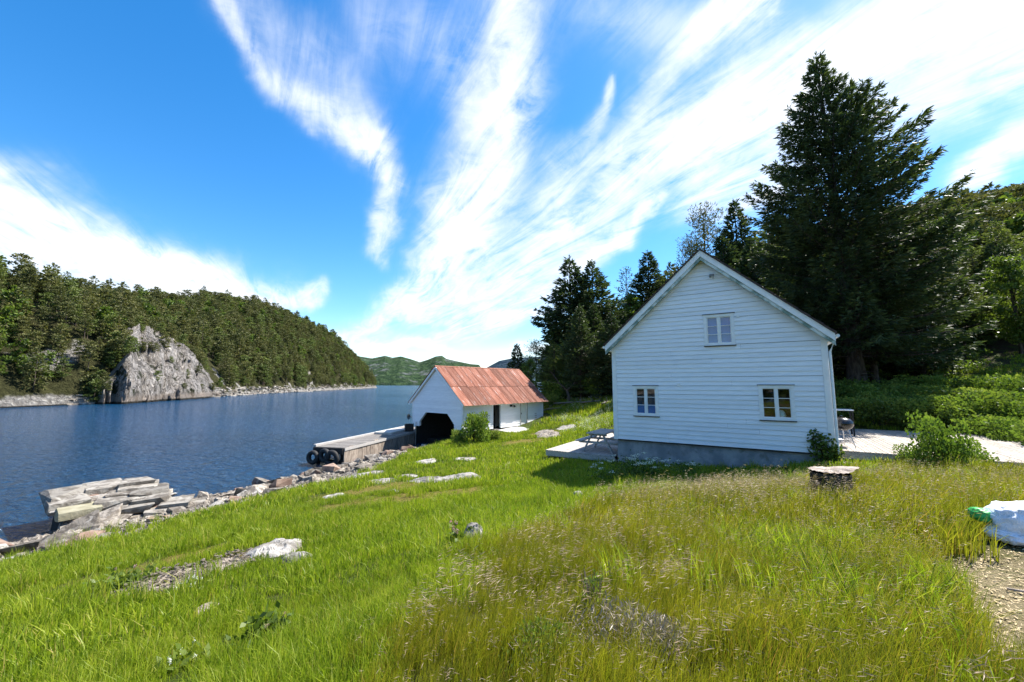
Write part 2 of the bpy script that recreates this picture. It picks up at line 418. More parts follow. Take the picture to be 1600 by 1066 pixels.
def gz(x, y):
    x = np.asarray(x, float); y = np.asarray(y, float); sh = x.shape
    x = x.ravel(); y = y.ravel()
    z = wts[NCP] + wts[NCP + 1] * x + wts[NCP + 2] * y
    for k in range(NCP):
        z = z + wts[k] * _tps((x - CP[k, 0]) ** 2 + (y - CP[k, 1]) ** 2)
    # the hillside takes over beyond the near ground
    r = np.hypot(x, y)
    hill = 6 + .39 * np.maximum(0, (x * .55 + y * .62) - 30) + 5 * (fbm(x, y, .035, 4, .5, 5) - .5)
    t = sstep(r, 44, 60)
    z = z * (1 - t) + hill * t
    z = z + .16 * (fbm(x, y, .55, 4, .55, 6) - .5) + .07 * (fbm(x, y, 2.3, 3, .5, 8) - .5)
    for (o_, x0_, x1_, y1_, cap) in ((HR, .1, 9.6, 8.3, 2.2), (HL, -3.2, -.05, 7.6, 1.36)):      # levelled ground under the two decks
        hx_ = -gu; a = (x - o_[0]) * hx_[0] + (y - o_[1]) * hx_[1]; b = (x - o_[0]) * gv[0] + (y - o_[1]) * gv[1]
        dd = np.hypot(np.maximum(np.maximum(x0_ - a, a - x1_), 0), np.maximum(np.maximum(.1 - b, b - y1_), 0))
        t = 1 - sstep(dd, .1, 1.0); z = z * (1 - t) + np.minimum(z, cap) * t
    s = shore_s(x, y)
    bw = band_w(y)
    bank = np.where(s > 0, np.minimum(.42 * s, .30 + .42 * s / bw * .9) + .55 * np.maximum(0, s - bw), .75 * s) + .12 * (fbm(x, y, 1.3, 3, .5, 7) - .5)
    k = .25
    h = np.clip(.5 + .5 * (bank - z) / k, 0, 1)
    z = bank * (1 - h) + z * h - k * h * (1 - h)
    return np.maximum(z, -4).reshape(sh)
def g1(x, y): return float(gz(np.array([x]), np.array([y]))[0])

def inside_house(x, y, pad=0.):
    a = (x - HR[0]) * gu[0] + (y - HR[1]) * gu[1]; b = (x - HR[0]) * gv[0] + (y - HR[1]) * gv[1]
    return (a > -pad) & (a < HW + pad) & (b > -pad) & (b < 9 + pad)
def in_rect(x, y, o, u, v, a0, a1, b0, b1):
    a = (x - o[0]) * u[0] + (y - o[1]) * u[1]; b = (x - o[0]) * v[0] + (y - o[1]) * v[1]
    return (a > a0) & (a < a1) & (b > b0) & (b < b1)
def path_mask(x, y):
    d = x - np.interp(y, [0, 2.6, 3.3, 3.9, 4.9], [1.8, 2.75, 3.5, 4.15, 5.2]) + .5 * (fbm(x, y, .9, 3, .5, 31) - .5)
    return sstep(d, -.15, .3) * (1 - sstep(y, 3.9, 4.9)) * sstep(6.2 - x, 0, .5)
def brown_mask(x, y):
    """tall olive meadow on the raised ground on the right of the crest"""
    cr = np.interp(y, [-5, 2.7, 5, 7, 8.8, 9.8, 10.6], [-1.3, -.95, -.7, .6, 2.8, 5.2, 9])
    return sstep(x - cr + .9 * (fbm(x, y, .8, 3, .5, 33) - .5), -.1, .5) * (1 - sstep(y - .1 * x, 10.2, 11.2))
def moss_mask(x, y):
    m_ = np.zeros_like(x)
    for (px, py, rx, ry, a) in MOSS:
        c = W(px, py, g1(*W(px, py, 1.4)[:2]))
        ca_, sa_ = math.cos(a), math.sin(a)
        u = ((x - c[0]) * ca_ + (y - c[1]) * sa_) / rx; v = (-(x - c[0]) * sa_ + (y - c[1]) * ca_) / ry
        m_ = np.maximum(m_, 1 - sstep(np.hypot(u, v) + .7 * (fbm(x, y, 1.5, 3, .5, 41) - .5), .6, 1.1))
    return m_
MOSS = [(640, 775, 3.2, 1.0, .35), (590, 760, 2.4, 1.1, .6), (300, 900, 1.6, .5, .9), (250, 880, 1.3, .35, .8), (480, 1010, .5, .25, .6), (820, 690, 2.0, 1.2, .3), (860, 675, 2.0, .9, .3)]
def forest_mask(x, y):
    d = y - np.interp(x, [-5, 0, 4, 9, 13, 17, 24, 34, 45], [60, 46, 40, 33, 25, 23, 24, 25, 22])
    return sstep(d + 3 * (fbm(x, y, .3, 3, .5, 51) - .5), -1, 1.5)

xs = np.concatenate([np.arange(-60, -24, 3.), np.arange(-24, 24, .22), np.arange(24, 60, .9), np.arange(60, 420, 8.)])
ys = np.concatenate([np.arange(-60, -12, 4.), np.arange(-12, 40, .22), np.arange(40, 70, .8), np.arange(70, 460, 8.)])
GX, GY = np.meshgrid(xs, ys)
GZ = gz(GX, GY)
nx, ny = len(xs), len(ys)
ii, jj = np.meshgrid(np.arange(ny - 1), np.arange(nx - 1), indexing='ij'); ii, jj = ii.ravel(), jj.ravel()
gf = np.stack([ii * nx + jj, ii * nx + jj + 1, (ii + 1) * nx + jj + 1, (ii + 1) * nx + jj], -1)
SS = shore_s(GX, GY)
rockm = 1 - sstep(SS + .6 * (fbm(GX, GY, 1.2, 3, .5, 61) - .5) - band_w(GY), -.5, .2)
gm = bpy.data.materials.new('meadow_soil'); gm.use_nodes = True; gm.node_tree.nodes.clear(); N = NT(gm.node_tree)
pos = N.add('ShaderNodeNewGeometry').outputs['Position']
at = lambda nm: N.add('ShaderNodeAttribute', attribute_name=nm).outputs['Fac']
n1 = N.mapr(N.noise(pos, 1.3, 6, .6), .35, .65); n2 = N.mapr(N.noise(pos, 9, 6, .7), .3, .7); n3 = N.mapr(N.noise(pos, 45, 5, .7), .3, .7)
c = N.mix(n2, (.045, .075, .012), (.085, .125, .02))
c = N.mix(N.m('MULTIPLY', n1, .5), c, (.10, .085, .03))
cb = N.mix(n2, (.065, .075, .018), (.12, .12, .03)); c = N.mix(at('brown'), c, cb)
cm = N.mix(n2, (.16, .15, .02), (.24, .19, .05)); c = N.mix(at('moss'), c, cm)
cf = N.mix(n2, (.035, .025, .016), (.07, .05, .03)); cf = N.mix(N.mapr(n1, .5, .9), cf, (.05, .07, .015)); c = N.mix(at('forest'), c, cf)
cp = N.mix(n3, (.27, .21, .11), (.46, .38, .22)); cp = N.mix(N.mapr(n2, .5, 1.), cp, (.20, .19, .07)); c = N.mix(at('path'), c, cp)
cr_ = N.mix(n2, (.15, .135, .12), (.33, .31, .28)); c = N.mix(at('rock'), c, cr_)
# wet dark band at the water's edge
zz = N.add('ShaderNodeSeparateXYZ', ins={0: pos}).outputs[2]
c = N.mix(N.mapr(zz, .22, .05), c, (.018, .018, .012))
bs = N.add('ShaderNodeBsdfPrincipled', ins={'Base Color': c, 'Roughness': .95}); bs.inputs['Specular IOR Level'].default_value = .15
bp = N.add('ShaderNodeBump', ins={'Height': N.m('ADD', n3, N.m('MULTIPLY', n2, 2.)), 'Strength': 1., 'Distance': .03}); N.l.new(bp.outputs[0], bs.inputs['Normal'])
N.add('ShaderNodeOutputMaterial', ins={'Surface': bs.outputs[0]})
gme = mesh('ground', np.stack([GX, GY, GZ], -1).reshape(-1, 3), gf, gm, True, attrs=dict(brown=brown_mask(GX, GY), moss=moss_mask(GX, GY), forest=forest_mask(GX, GY), path=path_mask(GX, GY), rock=rockm))
tag(obj('ground', gme), kind='structure')

# ---------------------------------------------------------------- water
wm = bpy.data.materials.new('fjord_water'); wm.use_nodes = True; wm.node_tree.nodes.clear(); N = NT(wm.node_tree)
pos = N.add('ShaderNodeNewGeometry').outputs['Position']
rp = N.add('ShaderNodeVectorRotate', rotation_type='Z_AXIS', ins={'Vector': pos, 'Angle': .45}).outputs[0]
st = N.v('MULTIPLY', rp, (1, 2.1, 1))
a1 = N.noise(st, .35, 4, .55, .6); a2 = N.noise(st, 1.5, 5, .6, .8); a3 = N.noise(st, 5.5, 3, .6, .5)
gust = N.mapr(N.noise(N.v('MULTIPLY', rp, (1, 2.5, 1)), .022, 3, .5, .3), .35, .65)
h = N.m('ADD', N.m('MULTIPLY', a1, .34), N.m('ADD', N.m('MULTIPLY', a2, .30), N.m('MULTIPLY', a3, .06)))
h = N.m('MULTIPLY', h, N.m('ADD', N.m('MULTIPLY', gust, 1.3), 1.3))
bp = N.add('ShaderNodeBump', ins={'Height': h, 'Strength': 1., 'Distance': 1.0})
bs = N.add('ShaderNodeBsdfPrincipled', ins={'Base Color': (.001, .045, .115, 1), 'Roughness': .10, 'IOR': 1.333, 'Normal': bp.outputs[0]})
N.add('ShaderNodeOutputMaterial', ins={'Surface': bs.outputs[0]})
wv_ = [(-6000, -300, 0), (3000, -300, 0), (3000, 9000, 0), (-6000, 9000, 0)]
tag(obj('water', mesh('water', wv_, [(0, 1, 2, 3)], wm)), kind='structure')

# ---------------------------------------------------------------- far shore
LSY = [-300, -100, 40, 76, 86, 95, 124, 180, 243, 372, 480, 560, 640, 700]
LSX = [-130, -110, -99, -98, -97, -93, -100, -116, -125, -144, -163, -190, -235, -300]
LHY = [-300, 60, 130, 200, 300, 400, 470, 540, 590, 650]
LHH = [31, 31, 34, 49, 67, 72, 62, 38, 15, 2]
def lshore(y): return np.interp(y, LSY, LSX) + 5 * (fbm(y, y * 0, .045, 3, .5, 71) - .5)
def lhill(x, y):
    s = lshore(y) - x
    H = np.interp(y, LHY, LHH)
    z = H * (1 - np.exp(-np.maximum(s, 0) / np.interp(y, [60, 84, 98, 140, 175], [37, 32, 22, 25, 37]))) + .03 * np.maximum(s - 60, 0)
    z = z * (.84 + .32 * fbm(x, y, .018, 4, .5, 72)) + 3.5 * (fbm(x, y, .11, 4, .55, 73) - .5) * sstep(s, 0, 14)
    return np.where(s < 0, s * .7, z + .8 * sstep(s, 0, 1.5))
ysl = np.concatenate([np.arange(-260, 60, 12.), np.arange(60, 260, 1.6), np.arange(260, 700, 3.2)])
sl = np.concatenate([np.arange(-3, 12, .9), np.arange(12, 60, 2.2), np.arange(60, 420, 12.)])
YL, S_ = np.meshgrid(ysl, sl); XL = lshore(YL) - S_
ZL = lhill(XL, YL)
nr, nc = YL.shape
ii, jj = np.meshgrid(np.arange(nr - 1), np.arange(nc - 1), indexing='ij'); ii, jj = ii.ravel(), jj.ravel()
lf = np.stack([ii * nc + jj, ii * nc + jj + 1, (ii + 1) * nc + jj + 1, (ii + 1) * nc + jj], -1)
hm = bpy.data.materials.new('hillside_soil'); hm.use_nodes = True; hm.node_tree.nodes.clear(); N = NT(hm.node_tree)
ge = N.add('ShaderNodeNewGeometry'); pos = ge.outputs['Position']
n1 = N.mapr(N.noise(pos, .12, 6, .6), .35, .65); n2 = N.mapr(N.noise(pos, .9, 7, .7, .5), .3, .7)
c = N.mix(n2, (.03, .032, .012), (.065, .065, .025))
rk = N.mix(n2, (.13, .12, .11), (.42, .40, .37))
c = N.mix(N.mapr(N.noise(pos, .07, 5, .6), .58, .64), c, rk)
zz = N.add('ShaderNodeSeparateXYZ', ins={0: pos}).outputs[2]
c = N.mix(N.mapr(N.m('ADD', zz, N.m('MULTIPLY', n1, -1.6)), 1.7, .6), c, rk)
c = N.mix(N.mapr(zz, .35, .15), c, (.02, .018, .014))
bs = N.add('ShaderNodeBsdfPrincipled', ins={'Base Color': c, 'Roughness': .95}); bs.inputs['Specular IOR Level'].default_value = .1
bp = N.add('ShaderNodeBump', ins={'Height': n2, 'Strength': 1., 'Distance': .8}); N.l.new(bp.outputs[0], bs.inputs['Normal'])
N.add('ShaderNodeOutputMaterial', ins={'Surface': bs.outputs[0]})
tag(obj('far_hillside', mesh('far_hillside', np.stack([XL, YL, ZL], -1).reshape(-1, 3), lf, hm, True)), kind='structure')

# granite cliff standing out of the far shore
cpx_ = np.linspace(134, 366, 130); NR_ = 70
topx = [134, 150, 160, 172, 190, 208, 225, 240, 262, 280, 290, 302, 318, 330, 346, 366]
topy = [606, 570, 540, 524, 511, 503, 510, 515, 527, 538, 548, 562, 580, 594, 608, 622]
ctop_ = np.interp(cpx_, topx, topy) + 9 * (fbm(cpx_, cpx_ * 0, .11, 4, .6, 88) - .5)
PXg, Fg = np.meshgrid(cpx_, np.linspace(0, 1, NR_))
dshg = np.interp(PXg, [100, 200, 300, 336, 366], [88, 95, 122, 140, 156])
rtop = np.array([ray(p, t)[2] for p, t in zip(cpx_, ctop_)]); rx_ = np.array([ray(p, 600)[0] for p in cpx_])
zt_g = EYE + rtop[None, :] * dshg * 1.12
Zg = -1.2 + (zt_g + 1.2) * Fg
ledge = sstep(Fg + .22 * (fbm(PXg, Fg * 0, .03, 3, .5, 84) - .5) * 2, .44, .60) * np.interp(PXg, [130, 230, 300], [1.0, .8, .1])
big_ = fbm(PXg * .05, Fg * 2.2, 1, 4, .55, 81) - .5
rid = 1 - np.abs(fbm(PXg * .11 + Fg * .5, Fg * 1.1, 1, 4, .6, 83) - .5) * 4
fine = fbm(PXg * .25, Fg * 9, 1, 4, .6, 86) - .5
edge_ = np.clip(np.minimum(np.arange(130), 129 - np.arange(130)) / 16., 0, 1)[None, :]
Dg = dshg * (.975 + .10 * Fg ** 1.3 + .065 * ledge + .03 * sstep(Fg, .8, 1)) + (1 - edge_) * 3.5 + (1 - edge_) * 6 * (fbm(PXg, Fg * 20, .08, 3, .5, 89) - .5)
kg = 5.5 * big_ + 1.8 * rid + 1.9 * fine
Xg = rx_[None, :] * Dg + kg * .75; Yg = Dg - kg * .6
vs = np.stack([Xg, Yg, Zg], -1).reshape(-1, 3); nb = 130
CLIFF = np.stack([Xg, Yg, Zg], -1)
vs = np.vstack([vs, vs[-nb:] + [-8, 5, -2.5]])
ii, jj = np.meshgrid(np.arange(NR_), np.arange(nb - 1), indexing='ij'); ii, jj = ii.ravel(), jj.ravel()
cf_ = np.stack([ii * nb + jj, ii * nb + jj + 1, (ii + 1) * nb + jj + 1, (ii + 1) * nb + jj], -1)
cm = bpy.data.materials.new('cliff_granite'); cm.use_nodes = True; cm.node_tree.nodes.clear(); N = NT(cm.node_tree)
pos = N.add('ShaderNodeNewGeometry').outputs['Position']
n1 = N.mapr(N.noise(N.v('MULTIPLY', pos, (1, 1, .4)), .25, 7, .65, .8), .40, .62); n2 = N.mapr(N.noise(N.v('MULTIPLY', pos, (1.6, 1.6, .3)), .8, 8, .72, .6), .36, .64)
n3 = N.m('ABSOLUTE', N.m('SUBTRACT', N.noise(N.v('MULTIPLY', pos, (1, 1, .55)), .32, 6, .6, 1.2), .5)); ck = N.mapr(n3, .0, .022)
c = N.mix(n2, (.15, .132, .115), (.37, .335, .30)); c = N.mix(n1, c, (.51, .47, .435)); c = N.mix(N.m('SUBTRACT', 1., ck), c, (.045, .042, .038))
c = N.mix(N.mapr(N.noise(pos, .2, 7, .7), .55, .62), c, (.035, .04, .016))
zz = N.add('ShaderNodeSeparateXYZ', ins={0: pos}).outputs[2]
c = N.mix(N.mapr(zz, 2.4, 1.2), c, (.33, .28, .24)); c = N.mix(N.mapr(zz, .7, .3), c, (.03, .027, .02))
bs = N.add('ShaderNodeBsdfPrincipled', ins={'Base Color': c, 'Roughness': .9}); bs.inputs['Specular IOR Level'].default_value = .2
bp = N.add('ShaderNodeBump', ins={'Height': N.m('ADD', n2, N.m('MULTIPLY', ck, .6)), 'Strength': 1., 'Distance': .9}); N.l.new(bp.outputs[0], bs.inputs['Normal'])
N.add('ShaderNodeOutputMaterial', ins={'Surface': bs.outputs[0]})
tag(obj('granite_cliff', mesh('granite_cliff', vs, cf_, cm, False)), kind='structure')

# mountains closing the fjord
def range_(name, pts, dist, depth, mat, seed):
    """a mountain range: skyline read off as (px, py), built as a ridge with a front slope running to the water and a back slope"""
    cols = 260; rows = 26
    pxs = np.linspace(pts[0][0], pts[-1][0], cols); sky_ = np.interp(pxs, [p[0] for p in pts], [p[1] for p in pts])
    V = []
    for r in range(rows):
        t = r / (rows - 1)
        for k in range(cols):
            zt = EYE + ray(pxs[k], sky_[k])[2] * (dist + depth)
            rr = ray(pxs[k], 600); d = dist + depth * min(t, 1.) if t <= 1 else 0
            hgt = (t ** .75)
            nz = fbm(np.array([rr[0] * 22]), np.array([t * 3.2]), 1, 5, .6, seed)[0] - .5
            z = zt * hgt * (1 + .5 * nz * (1 - t) * 1.4) - (3 if r == 0 else 0)
            V.append((rr[0] * d, d, z))
    for k in range(cols): V.append((V[(rows - 1) * cols + k][0], V[(rows - 1) * cols + k][1] + depth, -5))
    V = np.array(V)
    i_, j_ = np.meshgrid(np.arange(rows), np.arange(cols - 1), indexing='ij'); i_, j_ = i_.ravel(), j_.ravel()
    F = np.stack([i_ * cols + j_, i_ * cols + j_ + 1, (i_ + 1) * cols + j_ + 1, (i_ + 1) * cols + j_], -1)
    tag(obj(name, mesh(name, V, F, mat, True)), kind='structure')
def farmat(name, g1_, g2_, rk_, sc):
    m = bpy.data.materials.new(name); m.use_nodes = True; m.node_tree.nodes.clear(); N = NT(m.node_tree)
    pos = N.add('ShaderNodeNewGeometry').outputs['Position']
    n1 = N.mapr(N.noise(pos, sc, 7, .65), .4, .6); n2 = N.mapr(N.noise(pos, sc * 6, 6, .7), .35, .65); n4 = N.mapr(N.noise(pos, sc * 2.2, 7, .7), .52, .66)
    c = N.mix(n2, g1_, g2_); c = N.mix(n4, c, rk_)
    bs = N.add('ShaderNodeBsdfPrincipled', ins={'Base Color': c, 'Roughness': .95}); bs.inputs['Specular IOR Level'].default_value = .0
    bp = N.add('ShaderNodeBump', ins={'Height': n2, 'Strength': 1., 'Distance': .05 / sc}); N.l.new(bp.outputs[0], bs.inputs['Normal'])
    N.add('ShaderNodeOutputMaterial', ins={'Surface': bs.outputs[0]}); return m
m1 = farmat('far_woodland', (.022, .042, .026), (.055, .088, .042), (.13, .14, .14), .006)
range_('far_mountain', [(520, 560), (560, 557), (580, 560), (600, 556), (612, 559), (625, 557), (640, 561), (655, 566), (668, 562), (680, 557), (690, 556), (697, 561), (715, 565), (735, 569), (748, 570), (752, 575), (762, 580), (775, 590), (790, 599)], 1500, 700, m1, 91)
m2 = farmat('haze_tinted_woodland', (.05, .08, .10), (.085, .125, .14), (.16, .19, .23), .004)  # distance haze put into the colour as a blue-grey tint
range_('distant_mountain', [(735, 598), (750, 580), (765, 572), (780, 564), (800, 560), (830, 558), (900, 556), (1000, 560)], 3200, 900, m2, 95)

# ================================================================ white house
def on_plane(px, py, O, a, b):
    """where a pixel's ray meets the vertical plane through O along a (unit) -> (distance along a, height)"""
    r = ray(px, py)
    # (r0, 1) * d = O + a * t
    A2 = np.array([[r[0], -a[0]], [1., -a[1]]]); d, t = np.linalg.solve(A2, O)
    return t, EYE + r[2] * d
HX = np.array([.848, -.529]); HX = HX / np.linalg.norm(HX)        # local x: left corner -> right corner
def hp(px, py): return on_plane(px, py, HL, HX, None)
BASE = 2.37
house = tag(empty('house', (HL[0], HL[1], 0), HANG), 'tall white clapboard house with three small windows in its gable on the grass slope', 'house')
peak = hp(1092, 391)
zl = hp(957, 541)[1]; zr = hp(1290, 530)[1]
EAV = (zl + zr) / 2 + .14; PX_, PZ = peak; PX_ = HW / 2
PZ = PZ - .26
HD = 9.0
def roof_z(x): return EAV + (PZ - EAV) * (1 - abs(x - HW / 2) / (HW / 2))
def span(z):
    """x extent of the gable at height z"""
    if z <= EAV: return 0., HW
    k = (PZ - z) / (PZ - EAV) * HW / 2
    return HW / 2 - k, HW / 2 + k
# window openings (x0, x1, z0, z1) read from the photo's outer frames
def winrect(x0, y0, x1, y1):
    a, b = hp((x0), (y0 + y1) / 2), hp(x1, (y0 + y1) / 2); c_, d_ = hp((x0 + x1) / 2, y1), hp((x0 + x1) / 2, y0)
    return a[0], b[0], c_[1], d_[1]
WINS = [winrect(990.5, 603, 1029, 650), winrect(1186, 602, 1242, 657), winrect(1100, 491, 1148, 540)]
TR = .095
OPEN = [(a + TR, b - TR, c_ + TR * .8, d_ - TR) for a, b, c_, d_ in WINS]
# wall core with real openings
mb = MB()
xs_b = sorted({0., HW} | {v for o in OPEN for v in o[:2]}); zs_b = sorted({BASE, EAV} | {v for o in OPEN for v in o[2:]})
def core(x0, x1, z0, z1):
    """one cell of the gable wall clipped under the roof"""
    pts = []
    for zz_, a_, b_ in ((z0, *span(z0)), (z1, *span(z1))): pts.append((max(x0, a_), min(x1, b_)))
    (a0, b0), (a1, b1) = pts
    if b0 <= a0: return
    poly = [(a0, z0), (b0, z0)]
    if b1 > a1: poly += [(b1, z1), (a1, z1)]
    else: poly += [((a0 + b0) / 2, roof_z((a0 + b0) / 2))]
    mb.prism(poly, .012, .16)
zs2 = sorted(set(zs_b) | {PZ - .02} | set(np.arange(EAV, PZ - .02, .25).tolist()))
for z0, z1 in zip(zs2[:-1], zs2[1:]):
    for x0, x1 in zip(xs_b[:-1], xs_b[1:]):
        if any(o[0] - 1e-6 <= x0 and x1 <= o[1] + 1e-6 and o[2] - 1e-6 <= z0 and z1 <= o[3] + 1e-6 for o in OPEN): continue
        core(x0, x1, z0, z1)
mb.build('wall', M['dark'], house)  # dark core paints the shadow line in the gaps between boards
mb = MB(); mb.box((0, .16, BASE), (.13, HD, EAV)); mb.box((HW - .13, .16, BASE), (HW, HD, EAV)); mb.prism([(0.131, BASE), (HW - .131, BASE), (HW - .131, EAV - .13), (HW / 2, PZ - .14), (.131, EAV - .13)], HD - .13, HD - .002)
mb.build('wall', M['trim'], house)
# foundation
mb = MB(); mb.box((.05, .05, .6), (HW - .05, HD - .05, BASE - .02)); mb.build('foundation', M['concrete'], house)
# clapboards on the gable: each board its own piece, cut round the windows
EXPO = .162
def board_mesh(x0b, x1b, x0t, x1t, h):
    h = h - .015; v = [(x0b, -.034, 0), (x1b, -.034, 0), (x1b, .03, 0), (x0b, .03, 0), (x0t, -.008, h), (x1t, -.008, h), (x1t, .03, h), (x0t, .03, h)]
    b = MB(); b.hexa(v); return mesh('clapboard', b.v, b.f, M['board'])
z = BASE - .03; row = 0
CB = .11    # corner board width
while z < PZ - .1:
    h = EXPO + .012; z1 = z + h
    a0, b0 = span(max(z, EAV - 99)); a1, b1 = span(z1)
    if z1 > EAV: a0, b0 = span(z); 
    a0, b0, a1, b1 = max(a0, CB), min(b0, HW - CB), max(a1, CB), min(b1, HW - CB)
    if b1 <= a1: b1 = a1 = (a0 + b0) / 2
    cuts = [(w[0], w[1]) for w in WINS if w[2] < z + h * .5 < w[3]]
    segs = []; cur0, cur1 = a0, a1
    for c0, c1 in sorted(cuts):
        segs.append((cur0, c0, cur1, c0)); cur0 = cur1 = c1
    segs.append((cur0, b0, cur1, b1))
    # long boards are butted once, at a different place in each row
    fin = []
    for (p, q_, r_, s2) in segs:
        if q_ - p > 5.2:
            cx_ = p + (q_ - p) * rs.uniform(.25, .75); fin += [(p, cx_ - .002, r_, cx_ - .002), (cx_ + .002, q_, cx_ + .002, s2)]
        else: fin.append((p, q_, r_, s2))
    for (p, q_, r_, s2) in fin:
        if q_ - p < .03: continue
        obj('clapboard', board_mesh(p, q_, r_, s2, h), house, (0, rs.uniform(-.002, .002), z + rs.uniform(-.003, .003)), (0, rs.uniform(-.0008, .0008), 0))
    z += EXPO; row += 1
# side walls: boards seen only from a step to the side
sb = MB(); sb.hexa([(-.028, .0, 0), (.03, .0, 0), (.03, HD, 0), (-.028, HD, 0), (-.004, 0, .17), (.03, 0, .17), (.03, HD, .17), (-.004, HD, .17)])
sbm = mesh('clapboard', sb.v, sb.f, M['board'])
z = BASE - .03
while z < EAV - .2:
    obj('clapboard', sbm, house, (-.031, 0, z)); o = obj('clapboard', sbm, house, (HW + .031, HD, z), (0, 0, math.pi)); z += EXPO
# corner boards
for x0, x1 in ((-.062, CB), (HW - CB, HW + .062)):
    mb = MB(); mb.box((x0, -.045, BASE - .05), (x1, -.012, span(0)[0] + EAV - .02)); mb.build('corner_board', M['trim'], house)
mb = MB(); mb.box((.1, -.05, BASE - .07), (HW - .1, .02, BASE - .035)); mb.build('base_trim', M['dark'], house)
# roof: two slopes with slates, ridge, white barge boards, flaking moulding
ov, gov, th = .24, .30, .10
sl_ = (PZ - EAV) / (HW / 2); L_ = math.hypot(1, sl_); nx_, nz_ = sl_ / L_, 1 / L_
roof = MB()
for sgn in (-1, 1):
    xe = HW / 2 + sgn * (HW / 2 + ov); ze = EAV - ov * sl_
    off = .05
    p0 = (xe, ze + off); p1 = (HW / 2, PZ + off); p2 = (HW / 2, PZ + off + th * L_ * .8); p3 = (xe + sgn * nx_ * th * .0, ze + off + th * L_ * .8)
    poly = [p0, p1, p2, p3]
    roof.prism(poly, -gov + .04, HD + gov)
roof.build('roof', M['trim'], house)
# slates: rows of thin slabs
for sgn in (-1, 1):
    nrow = 12; Ls = math.hypot(HW / 2 + ov, (HW / 2 + ov) * sl_)
    for r in range(nrow):
        a = r / nrow; b = (r + 1.06) / nrow
        xa = HW / 2 + sgn * (HW / 2 + ov + .04) * (1 - a); xb = HW / 2 + sgn * (HW / 2 + ov + .04) * max(0, 1 - b)
        za = PZ + .13 + th * .8 * L_ - (abs(xa - HW / 2)) * sl_ + .0; zb = PZ + .13 + th * .8 * L_ - (abs(xb - HW / 2)) * sl_ - .03
        mb = MB(); mb.prism([(xa, za - .08), (xb, zb - .05), (xb, zb + .0), (xa, za + .005)], -gov - .08, HD + gov + .04)
        mb.build('slate_course', M['tile'], house)
for sgn in (-1, 1):
    xe = HW / 2 + sgn * (HW / 2 + ov); ze = EAV - ov * sl_ + .05
    for (lo_, hi_, y0, y1, mt_, nm) in ((-.14, .10, -gov - .03, -gov + .035, 'trim', 'barge_board'), (-.27, -.145, -gov + .0, -gov + .06, 'peel', 'moulding')):
        mb = MB(); mb.prism([(xe, ze + lo_), (HW / 2 + sgn * .001, PZ + .05 + lo_), (HW / 2 + sgn * .001, PZ + .05 + hi_), (xe, ze + hi_)], y0, y1); mb.build(nm, M[mt_], house)
    mb = MB()  # boxed soffit under the gable overhang and along the eave
    mb.prism([(xe, ze - .005), (HW / 2 + sgn * .001, PZ + .045), (HW / 2 + sgn * .001, PZ + .0), (xe, ze - .05)], -gov + .036, .0)
    mb.build('soffit', M['trim'], house)
    mb = MB(); x0, x1 = sorted((xe, HW / 2 + sgn * (HW / 2 + .064)))
    mb.box((x0, -gov + .04, ze - .13), (x1, HD + gov - .05, ze + .02)); mb.build('eave_box', M['trim'], house)
    mb = MB(); mb.tube([(xe + sgn * .06, -gov, ze + .03), (xe + sgn * .06, HD + gov, ze + .0)], .055, 10); mb.build('gutter', M['trim'], house)
    # narrow moulding following the boards under the roof
    mb = MB(); mb.prism([(HW / 2 + sgn * HW / 2, EAV - .16), (HW / 2 + sgn * .001, PZ - .16), (HW / 2 + sgn * .001, PZ - .04), (HW / 2 + sgn * HW / 2, EAV - .04)], -.06, -.029); mb.build('moulding', M['peel'], house)
mb = MB(); mb.tube([(HW + ov - .02, -.22, EAV - .3), (HW + .10, -.10, EAV - .62), (HW + .10, -.08, BASE)], .035, 8); mb.build('downpipe', M['trim'], house)
